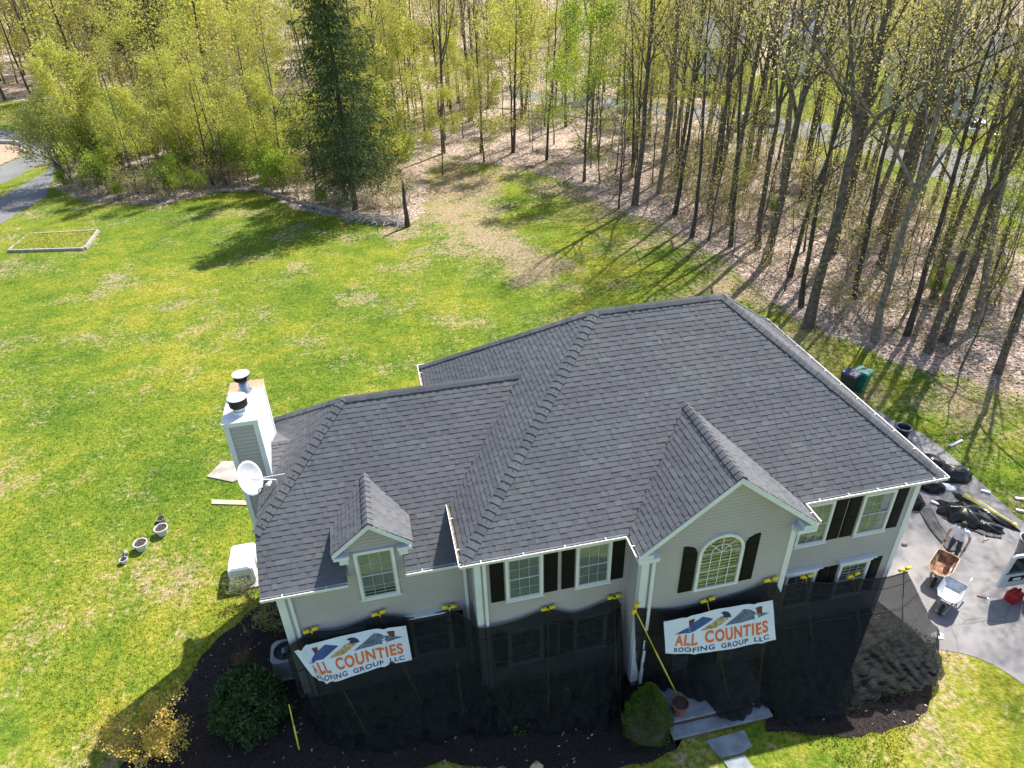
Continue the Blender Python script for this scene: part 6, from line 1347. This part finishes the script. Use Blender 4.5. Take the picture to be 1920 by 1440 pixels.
for _try in range(6000):
    if k >= 24: break
    x = rt.uniform(22, 44); y = rt.uniform(16, 60)
    if sdist(np.array([x]), np.array([y]), LITTER)[0] < 2.0 or not free(x, y, 2.2): continue
    occ.append((x, y)); pr = TALL[rt.randrange(5)]; plant('woodland_tree', pr, x, y, rt.uniform(0.75, 1.05), kind(pr) + ' ' + dist(x, y) + ' tree in the right wood, ' + zone(x, y), 'right wood: ' + kind(pr) + ' trees ' + zone(x, y)); k += 1
# understorey saplings through the right wood
k = 0
for _try in range(6000):
    if k >= 82: break
    x = rt.uniform(19, 43); y = rt.uniform(10, 58)
    if sdist(np.array([x]), np.array([y]), LITTER)[0] < 0.4 or not free(x, y, 1.0): continue
    occ.append((x, y)); pr = SLIM[rt.randrange(4)]; plant('sapling', pr, x, y, rt.uniform(0.5, 1.05), kind(pr) + ' ' + dist(x, y) + ' sapling ' + zone(x, y), 'right wood: ' + kind(pr) + ' saplings ' + zone(x, y)); k += 1
k = 0
for _try in range(6000):
    if k >= 50: break
    x = rt.uniform(21, 38); y = rt.uniform(10, 52)
    if sdist(np.array([x]), np.array([y]), LITTER)[0] < 0.5: continue
    j = rt.choice((2, 4, 4, 4, 4, 4, 4)); plant('undergrowth_bush', SHRUB[j], x, y, rt.uniform(0.25, 0.45) if j == 2 else rt.uniform(0.6, 1.5), ['small fresh green', 'brown twiggy'][j == 4] + ' bush on the fallen leaves ' + zone(x, y), 'right wood bushes %d ' % j + zone(x, y), 'bush'); k += 1
# woods behind: a belt of trees, thinning with distance
k = 0
for _try in range(6000):
    if k >= 66: break
    x = rt.uniform(-2, 46); y = rt.uniform(57, 86)
    if not free(x, y, 1.9) or (34 < x < 58 and 52 < y < 92): continue
    occ.append((x, y)); pr = rt.choice(TALL + SLIM + LEAFY[1:] * 2); plant('woodland_tree', pr, x, y, rt.uniform(0.8, 1.05), kind(pr) + ' tree of the back wood ' + zone(x, y), 'back wood: ' + kind(pr) + ' ' + zone(x, y)); k += 1
k = 0
for _try in range(6000):
    if k >= 105: break
    x = rt.uniform(-85, 100); y = rt.uniform(86, 175)
    if x < -36 and y < 111 or (x > 38 and y < 95) or not free(x, y, 3.0): continue
    occ.append((x, y)); pr = FARW[rt.randrange(3)]; plant('woodland_tree', pr, x, y, rt.uniform(0.85, 1.15), kind(pr) + ' ' + dist(x, y) + ' tree of the far wood, ' + zone(x, y), 'far trees: ' + kind(pr) + ' ' + dist(x, y) + ' ' + zone(x, y)); k += 1
k = 0
for _try in range(6000):
    if k >= 62: break
    x = rt.uniform(-64, 8); y = rt.uniform(84, 145)
    if (x < -34 and y < 113) or not free(x, y, 2.4): continue
    occ.append((x, y)); pr = rt.choice(FARW + LEAFY[1:]); plant('woodland_tree', pr, x, y, rt.uniform(0.85, 1.1), kind(pr) + ' ' + dist(x, y) + ' tree above the thicket, ' + zone(x, y), 'wood above the thicket: ' + kind(pr) + ' ' + zone(x, y)); k += 1
for i, (x, y, pr) in enumerate(sorted([(-46.65, 110.3, TALL[1]), (-49.8, 109.0, TALL[2]), (-43.1, 108.6, TALL[4]), (-41.9, 107.5, TALL[0]), (-39.0, 107.0, TALL[1]), (-52.0, 112, TALL[3]), (-55, 111, TALL[0]), (-44.5, 112, TALL[2]), (-37, 109, TALL[3]), (-34, 103, TALL[1]), (-33, 96, TALL[4]), (-58, 114, TALL[4])], key=lambda q: q[0])):
    occ.append((x, y)); plant('woodland_tree', pr, x, y, 0.95, kind(pr) + ' tree behind the far left lawn, ' + ORD[i] + ' in the list from road to thicket'.replace(' in the list', ''), 'trees behind the far left lawn')
# the thicket left of the spruce
THK = [(-28.6, 61), (-26.3, 56.8), (-22.6, 54.2), (-17.9, 52), (-14, 54.6), (-10.3, 54.2), (-6.4, 47.2), (-3, 45), (2, 41), (3, 50), (3, 66), (-28, 84)]
k = 0; names_ = ['light green thicket bush with dense small leaves', 'yellow green thicket bush with tall stems', 'fresh green bush low at the thicket edge', 'tall tangled thicket bush with grey stems', 'brown twiggy bush at the foot of the thicket']
for _try in range(6000):
    if k >= 62: break
    x = rt.uniform(-33, 4); y = rt.uniform(42, 82)
    d = sdist(np.array([x]), np.array([y]), THK)[0]
    if d < 0.3 or not free(x, y, 1.2): continue
    dense = x < -9
    if not dense and rt.random() < 0.55: continue
    occ.append((x, y)); j = rt.choice((0, 1, 2, 3, 0, 3)) if d > 2 else rt.choice((0, 2, 4, 3)); plant('thicket_bush', SHRUB[j], x, y, rt.uniform(0.75, 1.25), names_[j] + ', ' + zone(x, y), 'thicket: ' + names_[j] + ' ' + zone(x, y), 'bush'); k += 1
k = 0
for _try in range(6000):
    if k >= 34: break
    x = rt.uniform(-31, 4); y = rt.uniform(45, 84)
    if sdist(np.array([x]), np.array([y]), THK)[0] < 1.2 or not free(x, y, 1.0): continue
    occ.append((x, y)); pr = rt.choice(SLIM + [LEAFY[1], LEAFY[2], SLIM[1], SLIM[3]]); plant('thicket_tree', pr, x, y, rt.uniform(0.75, 1.0), kind(pr) + ' young tree rising out of the thicket ' + zone(x, y), 'thicket: ' + kind(pr) + ' trees ' + zone(x, y)); k += 1
for x, y, pr, sc, lab in ((-9.2, 52.4, LEAFY[1], 0.8, 'dense yellow green tree overhanging the slanting log'), (-5.0, 48.6, LEAFY[1], 0.7, 'yellow green tree just left of the spruce trunk'), (-14.2, 55.4, LEAFY[2], 0.7, 'yellow green tree behind the left end of the logs'), (-20.5, 55.0, LEAFY[1], 0.75, 'yellow green tree overhanging the lawn behind the garden bed'), (-7.84, 54.3, TALL[4], 0.7, 'thicker grey trunked tree at the front of the thicket'), (-12.99, 55.2, SLIM[2], 1.0, 'leaning slim tree behind the left fallen log'), (-24.5, 60.5, LEAFY[1], 1.0, 'bright yellow green tree topping the left thicket'), (-17.5, 63, LEAFY[2], 0.95, 'broad yellow green tree in the middle of the thicket'), (-11, 66, LEAFY[2], 0.9, 'round golden green tree behind the thicket'), (-4.9, 67.7, TALL[1], 0.9, 'dark trunked tree seen through the thicket beside the spruce')):
    plant('thicket_tree', pr, x, y, sc, lab)
# brown brush along the foot of the thicket
for i, (x, y) in enumerate(((-27.5, 58.2), (-25.4, 56.3), (-23.4, 54.6), (-21.3, 53.6), (-19.3, 52.6), (-17.3, 52.2), (-15.5, 53.6), (-13.2, 54.6), (-11.2, 54.4), (-9.4, 53.4), (-7.8, 50.8), (-6.6, 48.6), (-4.6, 46.4), (-0.6, 43.4), (1.0, 42.0))):
    plant('brush_bush', SHRUB[4 if i % 3 else 0], x + rt.uniform(-.4, .4), y + rt.uniform(-.3, .5), rt.uniform(0.8, 1.3) if i % 3 else rt.uniform(0.35, 0.5), ('brown twiggy' if i % 3 else 'light green low') + ' brush at the thicket foot, ' + ORD[i] + ' from the side road', 'brush along the thicket foot', 'bush')
# trees between the right wood and the street
k = 0
for _try in range(3000):
    if k >= 20: break
    x = rt.uniform(36.5, 43); y = rt.uniform(16, 62)
    if not free(x, y, 1.3): continue
    occ.append((x, y)); pr = rt.choice((TALL[3], LEAFY[2], LEAFY[1], SLIM[1], TALL[0])); plant('woodland_tree', pr, x, y, rt.uniform(0.7, 0.95), kind(pr) + ' tree screening the street, ' + zone(x, y), 'street screen: ' + kind(pr) + ' ' + zone(x, y)); k += 1
# trees just outside the frame on the right, whose shadows fall across the lawn
for x, y, p in ((31.5, 9.0, 0), (29.5, 7.0, 2), (33.5, 5.0, 4), (36, 11.5, 1)): plant('woodland_tree', TALL[p], x, y, 0.95, kind(TALL[p]) + (' forked' if p in (0, 2, 4) else ' straight') + (' tree nearest the lawn' if x < 30 else ' tree') + ' beyond the right picture edge' + (', farthest from the house' if x > 35 else ', behind the loose downspouts' if y < 6 else ''), 'trees beyond the right picture edge')

def conifer(name, x, y, Ht, R, base, seed, n, label, droop=0.5, needles=90, size=0.34, mat='needle'):
    rg = random.Random(seed); g = np.random.default_rng(seed); root = thing(name, label, 'tree', (x, y, 0)); m = MB()
    m.tube([(0, 0, -0.2), (0.02, 0, Ht * 0.3), (0.0, 0.03, Ht * 0.65), (0.02, 0, Ht)], [Ht * 0.0155, Ht * 0.0125, Ht * 0.008, 0.02], 10, cap=False); P = []; A = []
    for i in range(n):
        t = (i + rg.random()) / n; z = base + (Ht - base) * t ** 0.95; z = base + round((z - base) / 0.62) * 0.62 + rg.uniform(-0.09, 0.09); L = R * (1 - t) ** 0.48 * rg.uniform(0.45, 1.12) * min(1, 0.8 + 2.0 * t) + 0.15
        a = i * 2.399 + rg.uniform(-0.4, 0.4); d = Vector((math.cos(a), math.sin(a), 0)); pts = []
        for k in range(6): u = k / 5; pts.append(Vector((d.x * L * u, d.y * L * u, z + L * (0.10 * u - droop * 0.62 * u * u + 0.22 * u ** 4))))
        m.tube(pts, [0.035 * (1 - t) + 0.012, 0.03 * (1 - t) + 0.01, 0.02, 0.014, 0.01, 0.005], 4, cap=False)
        q = int(needles * (0.35 + L / R)); u = g.random(q) ** 0.75; pp = np.array([p[:] for p in pts]); c = np.stack([np.interp(u, np.linspace(0, 1, 6), pp[:, k]) for k in range(3)], 1)
        side = g.normal(size=q) * 0.26 * L * (0.35 + 0.6 * (1 - u)); hang = g.random(q) ** 1.5 * 0.65; c[:, 0] += -d.y * side; c[:, 1] += d.x * side; c[:, 2] -= hang + 0.10 * np.abs(side); P.append(c)
        A.append(np.stack([d.x * 0.6 - d.y * np.sign(side) * 0.5, d.y * 0.6 + d.x * np.sign(side) * 0.5, -0.35 - 0.9 * hang], 1))
    P = np.concatenate(P); A = np.concatenate(A); V, F, T = leaf_arrays(P, size, g, 0.22, axis=A); m.build('trunk', 'bark', root, True); link('crown', fast_mesh('crown', V, F, T), root, mat)
conifer('spruce', -1.9, 45.2, 17.5, 5.3, 2.2, 5, 175, 'big dark green spruce standing in the middle of the back lawn edge', 0.62, needles=215, size=0.29)
conifer('pine', -24.8, 92.0, 21.0, 7.0, 7.0, 8, 120, 'dark evergreen with spreading limbs at the top left', 0.25, 150, 0.5)
conifer('pine', -31.5, 84.0, 9.0, 2.6, 1.0, 9, 80, 'small blue green pine at the left end of the thicket', 0.2, 90, 0.34)
# low leaves on the sunny right edge
plant('leafy_tree', LEAFY[0], 33.2, 18.3, 0.7, 'fresh green low tree at the right picture edge')

# ------------------------------------------------------------------ beyond the wood: houses and cars along the street
MT['farwall'] = simple('far_house_wall', (0.55, 0.57, 0.60), 0.7, var=0.05); MT['farroof'] = simple('far_house_roof', (0.24, 0.24, 0.26), 0.85, var=0.15)
def far_house(x, y, rz, w, d, h, rh, label):
    root = thing('neighbour_house', label, 'house', (x, y, 0), rz); MB().box(-w / 2, w / 2, -d / 2, d / 2, 0, h).build('wall', 'farwall', root)
    r = MB(); o = 0.45
    r.add([(-w / 2 - o, -d / 2 - o, h - 0.1), (w / 2 + o, -d / 2 - o, h - 0.1), (w / 2 + o, 0, h + rh), (-w / 2 - o, 0, h + rh), (w / 2 + o, d / 2 + o, h - 0.1), (-w / 2 - o, d / 2 + o, h - 0.1)], [(0, 1, 2, 3), (3, 2, 4, 5), (0, 3, 5), (1, 4, 2)]); rf = r.build('roof', 'farroof', root)
    MB().box(w * 0.2, w * 0.2 + 0.8, -0.4, 0.4, h + rh * 0.5, h + rh + 0.9).build('chimney', 'brick', rf)
    for z in (0.9, 3.5):
        if z + 1.4 > h: continue
        for k in range(4):
            xx = -w / 2 + w * (k + 0.5) / 4
            for s in (-1, 1): f = MB().box(xx - 0.55, xx + 0.55, s * d / 2 - 0.05, s * d / 2 + 0.05, z, z + 1.4).build('window', 'white', root); MB().box(xx - 0.45, xx + 0.45, s * d / 2 - 0.07, s * d / 2 + 0.07, z + 0.1, z + 1.3).build('pane', 'tinted', f)
    MB().box(w / 2 - 0.02, w / 2 + 0.06, -2.6, 2.6, 0.05, 2.3).build('garage_door', 'white', root); MB().box(-0.5, 0.5, -d / 2 - 0.06, -d / 2 + 0.02, 0.1, 2.2).build('door', 'shutter', root)
far_house(45.5, 84.5, -0.35, 14, 9, 5.4, 3.2, 'pale grey neighbouring house seen through the trunks, left one')
far_house(66.0, 60.0, -0.9, 14, 9, 5.2, 3.0, 'pale grey neighbouring house behind the parked cars at the far right')
far_house(68.0, 88.0, -0.6, 13, 9, 5.2, 3.0, 'farthest grey neighbouring house behind the right wood')
def car(x, y, rz, col, label):
    MT['car' + col[0]] = simple('car_paint_' + col[0], col[1], 0.25, var=0.03); root = thing('parked_car', label, 'car', (x, y, 0.012), rz, 'cars parked beyond the wood')
    def loft(prof, ws, nm, mt):
        n = len(prof); m = MB(); vs = []
        for s in ws: vs += [(p[0], s * (1 if p[1] < 0.9 else 0.86), p[1]) for p in prof]
        k = len(ws); m.add(vs, [(j * n + i, j * n + (i + 1) % n, (j + 1) * n + (i + 1) % n, (j + 1) * n + i) for j in range(k - 1) for i in range(n)] + [tuple(range(n - 1, -1, -1)), tuple(range((k - 1) * n, k * n))]); return m.build(nm, mt, root)
    loft([(-2.2, 0.35), (-2.25, 0.7), (-2.1, 0.95), (-1.0, 1.0), (0.9, 1.0), (2.05, 0.85), (2.2, 0.6), (2.15, 0.35)], (-0.88, -0.9, 0.9, 0.88), 'body', 'car' + col[0])
    loft([(-1.9, 1.0), (-1.45, 1.45), (0.1, 1.48), (0.95, 1.0)], (-0.8, 0.8), 'cabin', 'tinted'); loft([(-1.5, 1.455), (-1.4, 1.49), (0.05, 1.52), (0.15, 1.47)], (-0.72, 0.72), 'roof_panel', 'car' + col[0])
    for xx in (-1.4, 1.4):
        for s in (-1, 1): MB().tube([(xx, s * 0.72, 0.33), (xx, s * 0.92, 0.33)], 0.33, 16).build('wheel', 'rubber', root)
    for s in (-1, 1): MB().box(2.12, 2.22, s * 0.65 - 0.15, s * 0.65 + 0.15, 0.6, 0.75).build('headlight', 'white', root)
car(42.5, 61.5, 2.2, ('white', (0.75, 0.77, 0.8)), 'white car parked in front of the left neighbouring house'); car(60.5, 50.0, 0.7, ('silver', (0.6, 0.62, 0.65)), 'silver car at the far right behind the trunks'); car(51.4, 48.0, 1.6, ('pale', (0.7, 0.72, 0.72)), 'pale car on the street behind the right wood'); car(58.5, 45.5, 0.75, ('grey', (0.35, 0.37, 0.4)), 'dark grey car beside the silver car at the far right')
